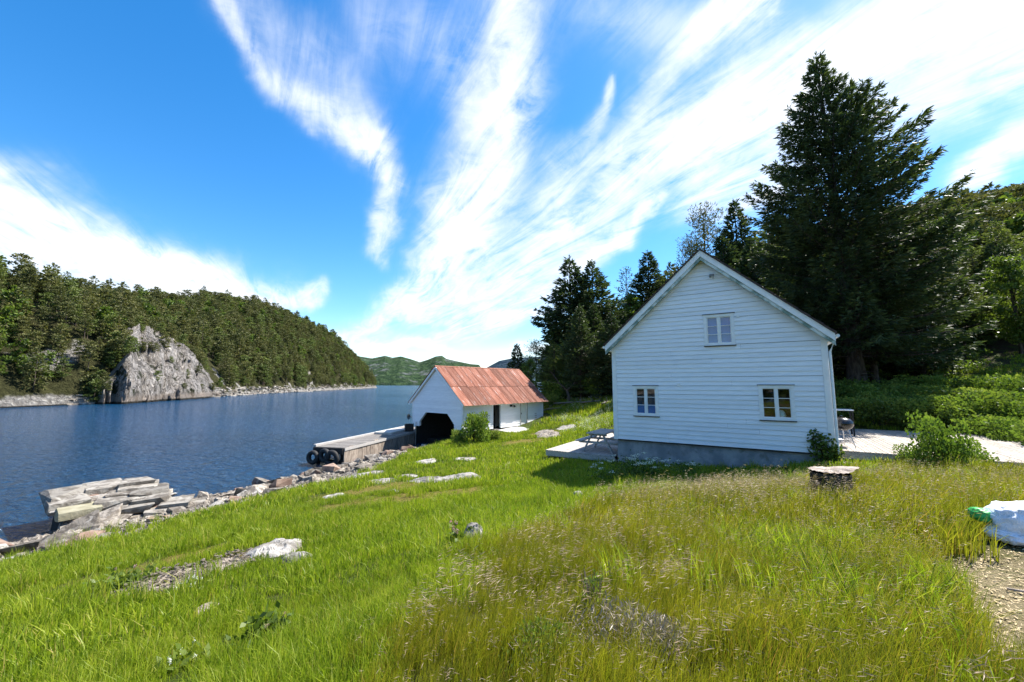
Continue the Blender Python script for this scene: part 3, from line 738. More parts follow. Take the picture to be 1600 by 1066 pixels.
# windows
for wi, ((x0, x1, z0, z1), o_) in enumerate(zip(WINS, OPEN)):
    ox0, ox1, oz0, oz1 = o_
    wd_ = empty('window', ((x0 + x1) / 2, 0, z0), 0, house)
    cx = (x0 + x1) / 2
    def wb(name, boxes, mt_='trim', smooth=False):
        b_ = MB()
        for (a, b) in boxes: b_.box((a[0] - cx, a[1], a[2] - z0), (b[0] - cx, b[1], b[2] - z0))
        return b_.build(name, M[mt_], wd_)
    wb('frame', [((x0, -.05, z0), (ox0, -.002, z1)), ((ox1, -.05, z0), (x1, -.002, z1)), ((ox0, -.046, oz1), (ox1, -.002, z1)), ((ox0, -.046, z0), (ox1, -.002, oz0))])
    wb('head_board', [((x0 - .03, -.075, z1 + .001), (x1 + .03, -.001, z1 + .022))], 'dark')
    wb('sill', [((x0 - .02, -.085, z0 - .028), (x1 + .02, -.001, z0 - .001))], 'dark')
    mid = (ox0 + ox1) / 2
    wb('mullion', [((mid - .026, -.035, oz0), (mid + .026, .05, oz1))])
    for a, b in ((ox0, mid - .027), (mid + .027, ox1)):
        s = .032
        wb('sash', [((a, -.02, oz0), (a + s, .03, oz1)), ((b - s, -.02, oz0), (b, .03, oz1)), ((a + s, -.018, oz0), (b - s, .03, oz0 + s)), ((a + s, -.018, oz1 - s), (b - s, .03, oz1))])
        ph = (oz1 - oz0 - 2 * s) / 3
        wb('glazing_bar', [((a + s, -.014, oz0 + s + ph * k - .009), (b - s, .026, oz0 + s + ph * k + .009)) for k in (1, 2)])
        for k in range(3):
            wb('pane', [((a + s - .003, .004, oz0 + s + ph * k + .01 * (k > 0)), (b - s + .003, .009, oz0 + s + ph * (k + 1) - .01 * (k < 2)))], 'glass')
    # what stands behind the glass; the upper window's blue paints reflected sky
    wb('reveal', [((ox0 - .02, .161, oz0 - .02), (ox0, .9, oz1 + .02)), ((ox1, .161, oz0 - .02), (ox1 + .02, .9, oz1 + .02)), ((ox0, .9, oz0), (ox1, .92, oz1)), ((ox0, .161, oz0 - .02), (ox1, .9, oz0)), ((ox0, .161, oz1), (ox1, .9, oz1 + .02))], 'room' if wi != 2 else 'blind_sky')
    if wi == 0: wb('blind_sky_sheet', [((ox0 + .01, .06, oz0), (ox1 - .01, .065, oz0 + (oz1 - oz0) * .36))], 'blind_sky')
    if wi == 2: wb('blind_sky_sheet', [((ox0 + .01, .06, oz0), (ox1 - .01, .065, oz1))], 'blind_sky')
    if wi == 1:
        b_ = MB(); b_.lathe([(0, 0), (.10, .01), (.13, .08), (.09, .2), (.03, .26)], (.12, .14, oz0 - z0 + .0), 14); b_.build('vase', M['trim'], wd_, True)
        b_ = MB(); b_.prism([(-.3, .32), (.3, .32), (.3, .5), (0, .78), (-.3, .5)], .5, .52); b_.build('valance', M['room'], wd_)
# small fittings on the gable
def fit(name, px, py, prim, label=None):
    t, z_ = hp(px, py); b_ = MB(); prim(b_, t, z_); o = b_.build(name, M['trim'], house)
    if label: o['label'] = label
    return o
fit('vent_cover', 1061, 601, lambda b, t, z: b.box((t - .055, -.06, z - .05), (t + .055, -.02, z + .05)))
fit('vent_cover', 1153, 494, lambda b, t, z: b.box((t - .045, -.05, z - .05), (t + .045, -.02, z + .05)))
def lamp(b, t, z):
    b.bar((t - .05, -.03, z), (t - .05, -.12, z + .02), .05); b.bar((t - .05, -.12, z + .05), (t + .09, -.17, z + .03), .06); b.bar((t + .07, -.16, z + .03), (t + .05, -.15, z - .13), .025)
fit('wall_bracket', 1112, 433, lamp, 'grey bracket with a hook').data.materials[0] = M['concrete']

# ================================================================ boathouse
EV, RZ, WB_ = 3.22, 5.62, 1.30
shed = tag(empty('boathouse', (SL[0], SL[1], 0), SANG), 'white boathouse with rusty red sheet roof and dark boat opening at the water', 'boathouse')
def sg(px, py): return on_plane(px, py, SL, sx_, None)
def sl2(px, py): return on_plane(px, py, SA, sy_, None)
opn = [sg(655.5, 662), sg(666, 644), sg(699, 646), sg(710, 664)]
ox0, ox1 = opn[0][0], min(opn[3][0], SW - .45); c0, c1 = opn[1][0], opn[2][0]; zt_, zc = (opn[1][1] + opn[2][1]) / 2, 1.75
mb = MB()
mb.prism([(0, 1.42), (ox0, 1.42), (ox0, zc), (c0, zt_), (c0, EV), (0, EV)], .03, .14)
mb.prism([(c0, zt_), (c1, zt_), (c1, EV), (c0, EV)], .03, .14)
mb.prism([(c1, zt_), (ox1, zc), (ox1, .3), (SW, .3), (SW, EV), (c1, EV)], .03, .14)
mb.prism([(0, EV), (SW, EV), (SW / 2, RZ)], .03, .14)
mb.build('wall', M['trim'], shed)
# long wall facing the meadow with two openings
D1 = [sl2(770.5, 650)[0], sl2(782, 650)[0]]; D2 = [sl2(813.5, 650)[0], sl2(823, 650)[0]]
dz1 = sl2(776, 633)[1]; dz2 = sl2(818, 629)[1]
mb = MB()
def lw(y0, y1, z0, z1, x0=SW - .11): mb.box((x0, y0, z0), (SW, y1, z1))
lw(.141, D1[0], WB_, EV); lw(D1[0], D1[1], dz1, EV); lw(D1[1], D2[0], WB_, EV); lw(D2[0], D2[1], dz2, EV); lw(D2[1], SLEN, WB_, EV)
mb.build('wall', M['trim'], shed)
mb = MB(); mb.box((0, .141, 1.42), (.11, SLEN, EV)); mb.prism([(.111, .4), (SW - .111, .4), (SW - .111, EV), (SW / 2, RZ - .1), (.111, EV)], SLEN - .11, SLEN - .002)
mb.build('wall', M['trim'], shed)
mb = MB(); mb.box((0.2, 1.2, -.5), (SW - .02, SLEN - .02, .38)); mb.build('floor_slab', M['dark'], shed)
mb = MB(); mb.box((.115, .145, -1), (.16, SLEN - .12, EV)); mb.box((SW - .16, D1[1], .2), (SW - .115, SLEN - .12, EV)); mb.build('lining', M['dark'], shed)
mb = MB()
for k in range(6): mb.box((.2, 1 + k * 1.4, EV - .12), (SW - .2, 1.12 + k * 1.4, EV))
mb.build('tie_beam', M['dark'], shed)['kind'] = 'stuff'
# foundation stones under the long wall
for k in range(15):
    w_ = SLEN / 15; hh = .26 + .05 * rs.rand()
    mb = MB(); y0 = k * w_; mb.hexa([(SW - .25, y0 + .02, .55), (SW - .03 + .05 * rs.rand(), y0 + .02, .55), (SW - .02 + .04 * rs.rand(), y0 + w_ - .02, .55), (SW - .25, y0 + w_ - .02, .55), (SW - .25, y0 + .03, WB_ - .03), (SW - .05, y0 + .04, WB_ - .03 - .05 * rs.rand()), (SW - .04, y0 + w_ - .03, WB_ - .03 - .05 * rs.rand()), (SW - .25, y0 + w_ - .03, WB_ - .03)])
    mb.build('foundation_stone', M['stone'], shed)
# boards on the gable
z = 1.40
def sspan(z): 
    if z <= EV: return 0., SW
    k = (RZ - z) / (RZ - EV) * SW / 2
    return SW / 2 - k, SW / 2 + k
while z < RZ - .1:
    h = .19
    a0, b0 = sspan(z); a1, b1 = sspan(z + h)
    if b1 <= a1: a1 = b1 = SW / 2
    segs = [(a0, b0, a1, b1)]
    if z < zt_ - .05:
        def ol(zz_): 
            k = min(max((zz_ - zc) / (zt_ - zc), 0), 1); return ox0 + (c0 - ox0) * k, ox1 + (c1 - ox1) * k
        l0, r0_ = ol(z); l1, r1 = ol(z + h)
        segs = [(a0, l0, a1, l1), (r0_, b0, r1, b1)]
    for s4 in segs: obj('clapboard', board_mesh(*s4, h), shed, (0, 0, z))
    z += .175
# boards low on the right of the opening
z = .4
while z < 1.3:
    obj('clapboard', board_mesh(ox1, SW, ox1, SW, .19), shed, (0, 0, z)); z += .175
# boards on the long wall
def lboard(y0, y1):
    b = MB(); b.hexa([(-.03, y0, 0), (.026, y0, 0), (.026, y1, 0), (-.03, y1, 0), (-.03, y0, .19), (.004, y0, .19), (.004, y1, .19), (-.03, y1, .19)]); return mesh('clapboard', b.v, b.f, M['board'])
z = WB_
LB = {}
while z < EV - .1:
    segs = [0.0]
    for (a, b, zt2) in ((D1[0], D1[1], dz1), (D2[0] - .08, D2[1] + .08, dz2 + .08)):
        if z < zt2: segs += [a, b]
    segs += [SLEN]
    for a, b in zip(segs[::2], segs[1::2]):
        key = (round(a, 3), round(b, 3)); LB[key] = LB.get(key) or lboard(a, b)
        obj('clapboard', LB[key], shed, (SW, 0, z))
    z += .175
mb = MB(); mb.box((SW - .08, D2[0], WB_ - .2), (SW - .04, D2[1], dz2)); dr = mb.build('door', M['trim'], shed)
mb = MB(); mb.box((SW - .039, D2[0] + .08, WB_ + .85), (SW + .02, D2[0] + .1, WB_ + .97)); mb.build('handle', M['metal_dark'], dr)
mb = MB()
for a, b, z0, z1 in ((D2[0] - .08, D2[0], WB_ - .22, dz2 + .08), (D2[1], D2[1] + .08, WB_ - .22, dz2 + .08), (D2[0], D2[1], dz2, dz2 + .08)): mb.box((SW - .03, a, z0), (SW + .04, b, z1))
mb.build('door_frame', M['bench'], shed)
for k in range(3):
    mb = MB(); yv = sl2(836.5, 650)[0]; mb.box((SW + .02, yv - .12, 1.75 + k * .17), (SW + .05, yv + .12, 1.8 + k * .17)); mb.build('vent_slat', M['slab'], shed)
mb = MB(); yl = sl2(801, 630)[0]
mb.box((SW + .02, yl - .35, EV - .42), (SW + .06, yl - .1, EV - .28)); mb.bar((SW + .04, yl, EV - .34), (SW + .2, yl, EV - .36), .05); mb.tube([(SW + .2, yl, EV - .30), (SW + .2, yl, EV - .46)], [.05, .1], 10)
mb.build('wall_lamp', M['metal_dark'], shed)
# corner boards, barge boards
for b0 in ((-.06, -.04), (SW - .08, -.04)):
    mb = MB(); mb.box((b0[0], -.05, 1.36 if b0[0] < 1 else .35), (b0[0] + .14, -.02, EV)); mb.build('corner_board', M['trim'], shed)
mb = MB(); mb.box((SW + .027, -.05, WB_ - .1), (SW + .05, .1, EV)); mb.build('corner_board', M['trim'], shed)
ssl = (RZ - EV) / (SW / 2); ovs = .28
for sgn in (-1, 1):
    xe = SW / 2 + sgn * (SW / 2 + ovs); ze = EV - ovs * ssl
    mb = MB(); mb.prism([(xe, ze + .0), (SW / 2 + sgn * .001, RZ + .0), (SW / 2 + sgn * .001, RZ + .15), (xe, ze + .15)], -.22, -.18); mb.build('barge_board', M['trim'], shed)
    mb = MB(); mb.prism([(xe, ze + .08), (SW / 2 + sgn * .001, RZ + .08), (SW / 2 + sgn * .001, RZ + .13), (xe, ze + .13)], -.175, SLEN + .15); mb.build('roof_deck', M['trim'], shed)
    # corrugated sheets: two rows of twelve on each slope
    Ls = math.hypot(SW / 2 + ovs + .05, (SW / 2 + ovs + .05) * ssl)
    wsh = (SLEN + .46) / 12
    for r in range(2):
        for k in range(12):
            w_ = wsh + .03; npt = 25
            L0 = Ls * (0 if r == 0 else .47); L1 = Ls * (.5 if r == 0 else 1.0)
            vv = []
            for q_ in range(2):
                for t in range(npt):
                    yy = t / (npt - 1) * w_
                    hgt = .015 * math.cos(t / (npt - 1) * 2 * math.pi * 6) + (.022 if r == 1 else 0.0) + rs.uniform(-.001, .001)
                    vv.append((q_, yy, hgt))
            # columns run up the slope
            dxs, dzs = -sgn / math.hypot(1, ssl), ssl / math.hypot(1, ssl)
            nn = (sgn * ssl / math.hypot(1, ssl), 1 / math.hypot(1, ssl))
            V = []
            lj = rs.uniform(-.03, .03)
            for (q_, yy, hg) in vv:
                L = (L0 if q_ == 0 else L1) + (lj if q_ == 0 else 0)
                V.append((SW / 2 + sgn * (SW / 2 + ovs + .05) + dxs * L + nn[0] * (hg + .17 * nn[1] + .02), -.24 + k * wsh + yy, ze - .05 * ssl + dzs * L + nn[1] * (hg + .16)))
            F = [(t, t + 1, npt + t + 1, npt + t) for t in range(npt - 1)]
            obj('roof_sheet', mesh('roof_sheet', V, F, M['rust']), shed, (0, 0, 0), (0, 0, 0))
mb = MB(); mb.tube([(SW / 2, -.24, RZ + .16), (SW / 2, SLEN + .22, RZ + .16)], .07, 8); mb.build('ridge_cap', M['rust'], shed)
# dish on the far corner, post in the opening
dd_ = sg(644, 652)
mb = MB(); mb.lathe([(0, 0), (.12, .02), (.22, .09)], (0, 0, 0), 16); o = mb.build('dish', M['metal_dark'], shed, True, loc=(-.28, -.1, 2.03), rot=(R_(90), 0, 0))
mb = MB(); mb.bar((-.28, -.06, 2.03), (-.01, .05, 1.95), .04); mb.build('dish_arm', M['metal_dark'], shed)
mb = MB(); mb.tube([(.62, -.15, -.6), (.62, -.15, 1.7)], .035, 8); mb.build('mooring_post', M['metal'], shed)

# concrete apron before the long wall
def W2(px, py, z): return W(px, py, z)
def slabpoly(name, pix, z, th_, mat, label=None, cat=None, kind=None):
    pts = [W(px, py, z)[:2] for px, py in pix]; n = len(pts)
    v = [(x, y, z) for x, y in pts] + [(x, y, z - th_) for x, y in pts]
    f = [tuple(range(n))[::-1], tuple(range(n, 2 * n))] + [(i, (i + 1) % n, (i + 1) % n + n, i + n) for i in range(n)]
    me = mesh(name, v, f, mat)
    import bmesh
    bm = bmesh.new(); bm.from_mesh(me); bmesh.ops.recalc_face_normals(bm, faces=bm.faces); bm.to_mesh(me); bm.free()
    return tag(obj(name, me), label, cat, kind=kind)
slabpoly('concrete_apron', [(778, 672), (800, 677), (868, 664), (849, 660), (815, 664)], 1.24, .35, M['slab'], kind='structure')

# ================================================================ jetty
J0 = np.array(W(537, 699, 1.0)[:2]); J1 = np.array(W(493, 694, 1.0)[:2])
jdir = np.array(W(650, 672, 1.0)[:2]) - J0; JL = float(np.linalg.norm(jdir)) - .1; jdir = jdir / np.linalg.norm(jdir)
jx = np.array([jdir[1], -jdir[0]]); JW = .8 * float(abs(np.dot(J1 - J0, jx)))
jet = tag(empty('jetty', (J0[0], J0[1], 0), math.atan2(jx[1], jx[0])), 'weathered timber jetty with upright side boards and tyres on its end, beside the boathouse', 'jetty')
JL2 = JL + 2.5
mb = MB(); mb.box((-JW + .05, .05, .72), (-.05, JL2, .92)); mb.build('deck_frame', M['oldwood'], jet)
nbd = 46
pl = MB(); pl.box((-JW, 0, 0), (0, JL2 / nbd - .02, .04)); plm = mesh('deck_plank', pl.v, pl.f, M['jetdeck'])
for k in range(nbd): obj('deck_plank', plm, jet, (rs.uniform(-.02, .02), k * JL2 / nbd, .925 + rs.uniform(-.004, .004)))
ns = 26
for k in range(ns):
    w_ = JL2 / ns
    mb = MB(); mb.box((0, 0, 0), (.05, w_ - .025, .93 + rs.uniform(.0, .12))); mb.build('side_board', M['oldwood'], jet, loc=(.0 + rs.uniform(-.01, .015), k * w_, -.02 - rs.uniform(0, .1)), rot=(rs.uniform(-.01, .01), 0, 0))
mb = MB(); mb.box((.05, 0, .80), (.10, JL2, .955)); mb.build('kerb_beam', M['bench'], jet)
mb = MB(); mb.box((-JW - .08, 0, .97), (-JW + .1, JL2, 1.09)); mb.build('kerb_beam', M['bench'], jet)
for k in range(5):
    for xq in (-JW + .15, -.2):
        mb = MB(); mb.tube([(xq, .2 + k * (JL2 - .4) / 4, -2), (xq, .2 + k * (JL2 - .4) / 4, .75)], .11, 9); mb.build('pile', M['dark'], jet)
mb = MB(); mb.box((-JW, -.1, .62), (0, -.002, .95)); mb.build('end_beam', M['dark'], jet)
mb = MB(); mb.box((-JW, -.03, .1), (0, -.004, .3)); mb.build('end_beam', M['dark'], jet)
def tyre(R0, r0, n=22, m=9):
    b = MB(); base = 0
    for i in range(n):
        a = 2 * math.pi * i / n
        for k in range(m):
            t = 2 * math.pi * k / m; rr = R0 + r0 * math.cos(t)
            b.v.append((rr * math.cos(a), r0 * 1.15 * math.sin(t), rr * math.sin(a)))
    for i in range(n):
        for k in range(m): b.f.append((i * m + k, i * m + (k + 1) % m, ((i + 1) % n) * m + (k + 1) % m, ((i + 1) % n) * m + k)); b.mi.append(0)
    return mesh('tyre', b.v, b.f, M['rubber'], True)
tm = tyre(.28, .12)
for k, (xx, zz_, lab) in enumerate(((-JW + .15, .42, 'black tyre fender hanging at the outermost corner of the jetty'), (-JW / 2 - .05, .55, 'black tyre fender hanging in the middle of the jetty end'), (-.55, .42, 'large black tyre fender on the jetty end nearest the lawn'))):
    c_ = J0 + jx * xx - jdir * .26
    o = obj('tyre_fender', tm, None, (c_[0], c_[1], zz_), (0, rs.uniform(-.1, .1), math.atan2(jx[1], jx[0]) + rs.uniform(-.2, .2)), (1, 1, 1) if k != 2 else (1.15, 1, 1.15)); tag(o, lab, 'tyre', 'tyre fenders on the jetty end')
# grey plank landing between jetty and boathouse, with dark clutter
c_ = J0 + jdir * (JL - 1.0) - jx * 1.0
mb = MB(); mb.box((-.8, -1.7, 0), (.5, 1.0, .14)); tag(mb.build('landing_platform', M['slab'], None, loc=(c_[0], c_[1], .97), rot=(0, 0, math.atan2(jx[1], jx[0]))), 'pale flat platform lying on the jetty where it meets the boathouse', 'platform')
c_ = J0 + jdir * (JL - .35) - jx * .35
ck_ = tag(empty('storage_crate', (c_[0], c_[1], 1.115 if False else .97), .4), 'dark crate standing on the jetty against the boathouse corner', 'crate')
for k in range(4):
    mb = MB(); mb.box((-.3, -.3, .02 + k * .14), (.3, -.27, .14 + k * .14)); mb.build('slat', M['dark'], ck_)
mb = MB(); mb.box((-.3, -.265, 0), (.3, .3, .52)); mb.build('body', M['dark'], ck_)

# ================================================================ decks
def deck(name, label, o, ang, x0, x1, y0, y1, ztop, mat, nplank, steps=()):
    e = tag(empty(name, (o[0], o[1], 0), ang), label, 'deck')
    w_ = (x1 - x0) / nplank
    b = MB(); b.box((0, 0, 0), (w_ - .017, y1 - y0, .035)); pm = mesh('deck_plank', b.v, b.f, M[mat])
    for k in range(nplank): obj('deck_plank', pm, e, (x0 + k * w_, y0 + rs.uniform(-.008, .008), ztop - .035 + rs.uniform(-.003, .003)))
    b = MB(); b.box((x0, y0 + .0, ztop - .24), (x1, y0 + .045, ztop - .039)); b.build('fascia_board', M[mat], e)
    b = MB(); b.box((x0, y0 + .05, ztop - .24), (x0 + .045, y1, ztop - .039)); b.build('fascia_board', M[mat], e)
    b = MB()
    for k in range(5): b.box((x0 + .3, y0 + .3 + k * (y1 - y0 - .6) / 4, ztop - .2), (x1, y0 + .38 + k * (y1 - y0 - .6) / 4, ztop - .04))
    b.build('joist', M['dark'], e)['kind'] = 'stuff'
    for k in range(4):
        xx = x0 + .12 + k * (x1 - x0 - .25) / 3
        b = MB(); b.box((xx - .05, y0 + .06, ztop - 1.1), (xx + .05, y0 + .16, ztop - .045)); b.build('post', M['oldwood'], e)
    return e
DZL = 1.63
dkl = deck('timber_deck', 'low sunlit timber deck with a picnic table, left of the white house', HL, HANG, -3.15, -.07, 0.0, 7.5, DZL, 'deck', 24)
DZR = 2.46
dkr = deck('timber_deck', 'wide pale plank terrace with a kettle grill, right of the white house', HR, HANG, .12, 9.5, .1, 8.2, DZR, 'deck_r', 72)
mb = MB(); mb.box((.05, -.42, DZR - .42), (9.5, -.02, DZR - .30)); mb.build('step_plank', M['deck_r'], dkr)
# picnic table on the left deck
def hloc(x, y): return HL + HX * x + gv * y
pt = tag(empty('picnic_table', (*hloc(-.95, 1.2), DZL), HANG + math.pi / 2), 'grey wooden picnic table with two attached benches on the low deck', 'picnic table')
for k in range(5):
    mb = MB(); mb.box((-.85, -.36 + k * .145, .70), (.85, -.36 + k * .145 + .135, .74)); mb.build('top_board', M['deck'], pt)
for s in (-1, 1):
    for k in range(2):
        mb = MB(); y = s * .68 + (k - .5) * .14; mb.box((-.85, y - .065, .40), (.85, y + .065, .44)); mb.build('seat_board', M['bench'], pt)
for s in (-1, 1):
    x = s * .62
    for t in (-1, 1):
        mb = MB(); mb.bar((x, t * .2, .70), (x, t * .58, .0), .045, .1, up=(1, 0, 0)); mb.build('leg', M['bench'], pt)
    mb = MB(); mb.box((x + .03, -.76, .32), (x + .075, .76, .40)); mb.build('cross_beam', M['bench'], pt)
    mb = MB(); mb.box((x + .03, -.34, .62), (x + .075, .34, .698)); mb.build('cross_beam', M['bench'], pt)
pt.scale = (1.12, 1.12, 1.12)
# kettle grill on the right deck
gp = P(1318, 692, 13.4)
gr = tag(empty('kettle_grill', (gp[0], gp[1], DZR), .3), 'black kettle grill on thin legs beside the right corner of the house', 'grill')
mb = MB(); mb.lathe([(0, .52), (.14, .53), (.25, .60), (.31, .70), (.315, .76)], (0, 0, 0), 24); mb.build('bowl', M['metal_dark'], gr, True)
mb = MB(); mb.lathe([(.325, .765), (.31, .82), (.24, .90), (.12, .945), (.0, .95)], (0, 0, 0), 24); ld = mb.build('lid', M['metal_dark'], gr, True)
mb = MB(); mb.tube([(-.06, 0, .95), (-.05, 0, 1.0), (.05, 0, 1.0), (.06, 0, .95)], .012, 6); mb.build('handle', M['metal_dark'], ld)
for k in range(3):
    a = 2 * math.pi * k / 3 + .5
    mb = MB(); mb.tube([(.18 * math.cos(a), .18 * math.sin(a), .58), (.36 * math.cos(a), .36 * math.sin(a), .0)], .014, 6); mb.build('leg', M['metal'], gr)
mb = MB(); mb.lathe([(0, .2), (.17, .22), (.18, .24)], (0, 0, 0), 18); mb.build('ash_tray', M['metal'], gr, True)
# small garden table behind the house corner
tp = P(1308, 640, 16.5)
tb = tag(empty('garden_table', (tp[0] + .1, tp[1], DZR), HANG), 'small pale garden table on the terrace behind the grill', 'table')
for k in range(4):
    mb = MB(); mb.box((-.4, -.3 + k * .155, .98), (.4, -.3 + k * .155 + .145, 1.02)); mb.build('top_board', M['trim'], tb)
for a in (-.36, .36):
    for b in (-.26, .26):
        mb = MB(); mb.box((a - .025, b - .025, 0), (a + .025, b + .025, .978)); mb.build('leg', M['dark'], tb)

# ================================================================ foliage materials
def leafmat(name, cols, pos_scale=.25, trans=.35, straw=None, gloss=.45, attr_inst=True, sat=1.):
    """cols: dark, mid, light; mixed by a per-leaf tint and by place"""
    m = bpy.data.materials.new(name); m.use_nodes = True; m.node_tree.nodes.clear(); N = NT(m.node_tree)
    t = N.add('ShaderNodeAttribute', attribute_name='tint').outputs['Fac']
    pos = N.add('ShaderNodeNewGeometry').outputs['Position']
    oi = N.add('ShaderNodeObjectInfo').outputs['Random']
    n1 = N.mapr(N.noise(pos, pos_scale, 5, .6), .34, .66)
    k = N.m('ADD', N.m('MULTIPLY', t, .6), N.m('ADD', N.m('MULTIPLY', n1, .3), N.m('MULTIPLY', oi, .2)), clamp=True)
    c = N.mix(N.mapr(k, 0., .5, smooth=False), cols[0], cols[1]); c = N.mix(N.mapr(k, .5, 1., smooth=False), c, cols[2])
    if straw is not None:
        t2 = N.m('FRACT', N.m('MULTIPLY', t, 7.31)); n2 = N.mapr(N.noise(pos, pos_scale * 2.3, 4, .6), .3, .75)
        c = N.mix(N.m('MULTIPLY', N.mapr(t2, 1 - straw[1], 1 - straw[1] + .08), N.m('ADD', N.m('MULTIPLY', n2, .8), .3), clamp=True), c, straw[0])
    bs = N.add('ShaderNodeBsdfPrincipled', ins={'Base Color': c, 'Roughness': gloss}); bs.inputs['Specular IOR Level'].default_value = .25
    tc_ = N.v('MULTIPLY', c, (1.25, 1.35, .7))
    tr = N.add('ShaderNodeBsdfTranslucent', ins={'Color': tc_})
    mx = N.add('ShaderNodeMixShader', ins={0: trans, 1: bs.outputs[0], 2: tr.outputs[0]})
    N.add('ShaderNodeOutputMaterial', ins={'Surface': mx.outputs[0]}); return m
M['lawn'] = leafmat('lawn_blades', ((.08, .13, .009), (.18, .25, .016), (.33, .37, .03)), .6, .45, ((.42, .34, .10), .14))
M['meadow'] = leafmat('meadow_blades', ((.075, .105, .008), (.18, .19, .014), (.31, .28, .03)), .8, .45, ((.34, .20, .06), .14))
M['seed'] = leafmat('grass_seed_heads', ((.20, .13, .08), (.34, .24, .16), (.50, .40, .29)), .9, .3)
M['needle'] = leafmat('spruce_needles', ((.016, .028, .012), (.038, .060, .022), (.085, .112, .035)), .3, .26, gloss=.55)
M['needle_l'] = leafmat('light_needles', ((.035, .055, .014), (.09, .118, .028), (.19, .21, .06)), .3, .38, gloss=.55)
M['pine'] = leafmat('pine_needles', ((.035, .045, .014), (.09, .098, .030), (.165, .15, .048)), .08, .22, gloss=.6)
M['pine2'] = leafmat('fresh_needles', ((.045, .065, .016), (.10, .13, .032), (.18, .20, .05)), .08, .25, gloss=.6)
M['leaf'] = leafmat('broad_leaves', ((.04, .07, .012), (.085, .13, .02), (.16, .20, .035)), .4, .35)
M['leaf_l'] = leafmat('yellow_green_leaves', ((.06, .11, .015), (.13, .19, .03), (.24, .27, .06)), .5, .4, gloss=.7)  # lighter, yellower green than the broad leaves
M['twig'] = leafmat('dry_twigs', ((.13, .105, .08), (.23, .195, .16), (.33, .28, .24)), .9, .1)
M['petal'] = leafmat('white_petals', ((.6, .6, .56), (.72, .72, .68), (.8, .8, .78)), 1, .3)
M['pink'] = leafmat('pink_petals', ((.3, .12, .18), (.42, .2, .28), (.5, .3, .36)), 1, .3)

# ---------------------------------------------------------------- leaf-sized pieces
def nrm(v): return v / np.maximum(np.linalg.norm(v, axis=-1, keepdims=True), 1e-9)
def sprigs(pos, dirs, L, Wd, rng, tint=None, side=None):
    """one four-cornered blade per position"""
    n = len(pos); d = nrm(dirs)
    if side is None: side = rng.normal(size=(n, 3))
    s = nrm(np.cross(d, side))
    L = np.broadcast_to(L, (n,))[:, None]; Wd = np.broadcast_to(Wd, (n,))[:, None]
    V = np.empty((n, 4, 3)); V[:, 0] = pos; V[:, 1] = pos + d * L * .45 + s * Wd * .5; V[:, 2] = pos + d * L; V[:, 3] = pos + d * L * .45 - s * Wd * .5
    F = np.arange(n * 4).reshape(n, 4)
    t = rng.rand(n) if tint is None else tint
    return V.reshape(-1, 3), F, np.repeat(t, 4)
class Soup:
    def __init__(s): s.V = []; s.F = []; s.T = []; s.n = 0; s.mi = []
    def add(s, V, F, T, mi=0): s.V.append(V); s.F.append(F + s.n); s.T.append(T); s.n += len(V); s.mi.append(np.full(len(F), mi))
    def mesh(s, name, mats): return mesh(name, np.vstack(s.V), np.vstack(s.F), mats, False, np.concatenate(s.mi), dict(tint=np.concatenate(s.T)))
def tubes(specs, name, mat, n=5, smooth=True):
    b = MB()
    for pts, rad in specs: b.tube(pts, rad, n, cap=False)
    return mesh(name, b.v, b.f, mat, smooth)
def tubeq(specs, n=4):
    b = MB()
    for pts, rad in specs: b.tube(pts, rad, n, cap=False)
    return np.array(b.v), np.array(b.f)

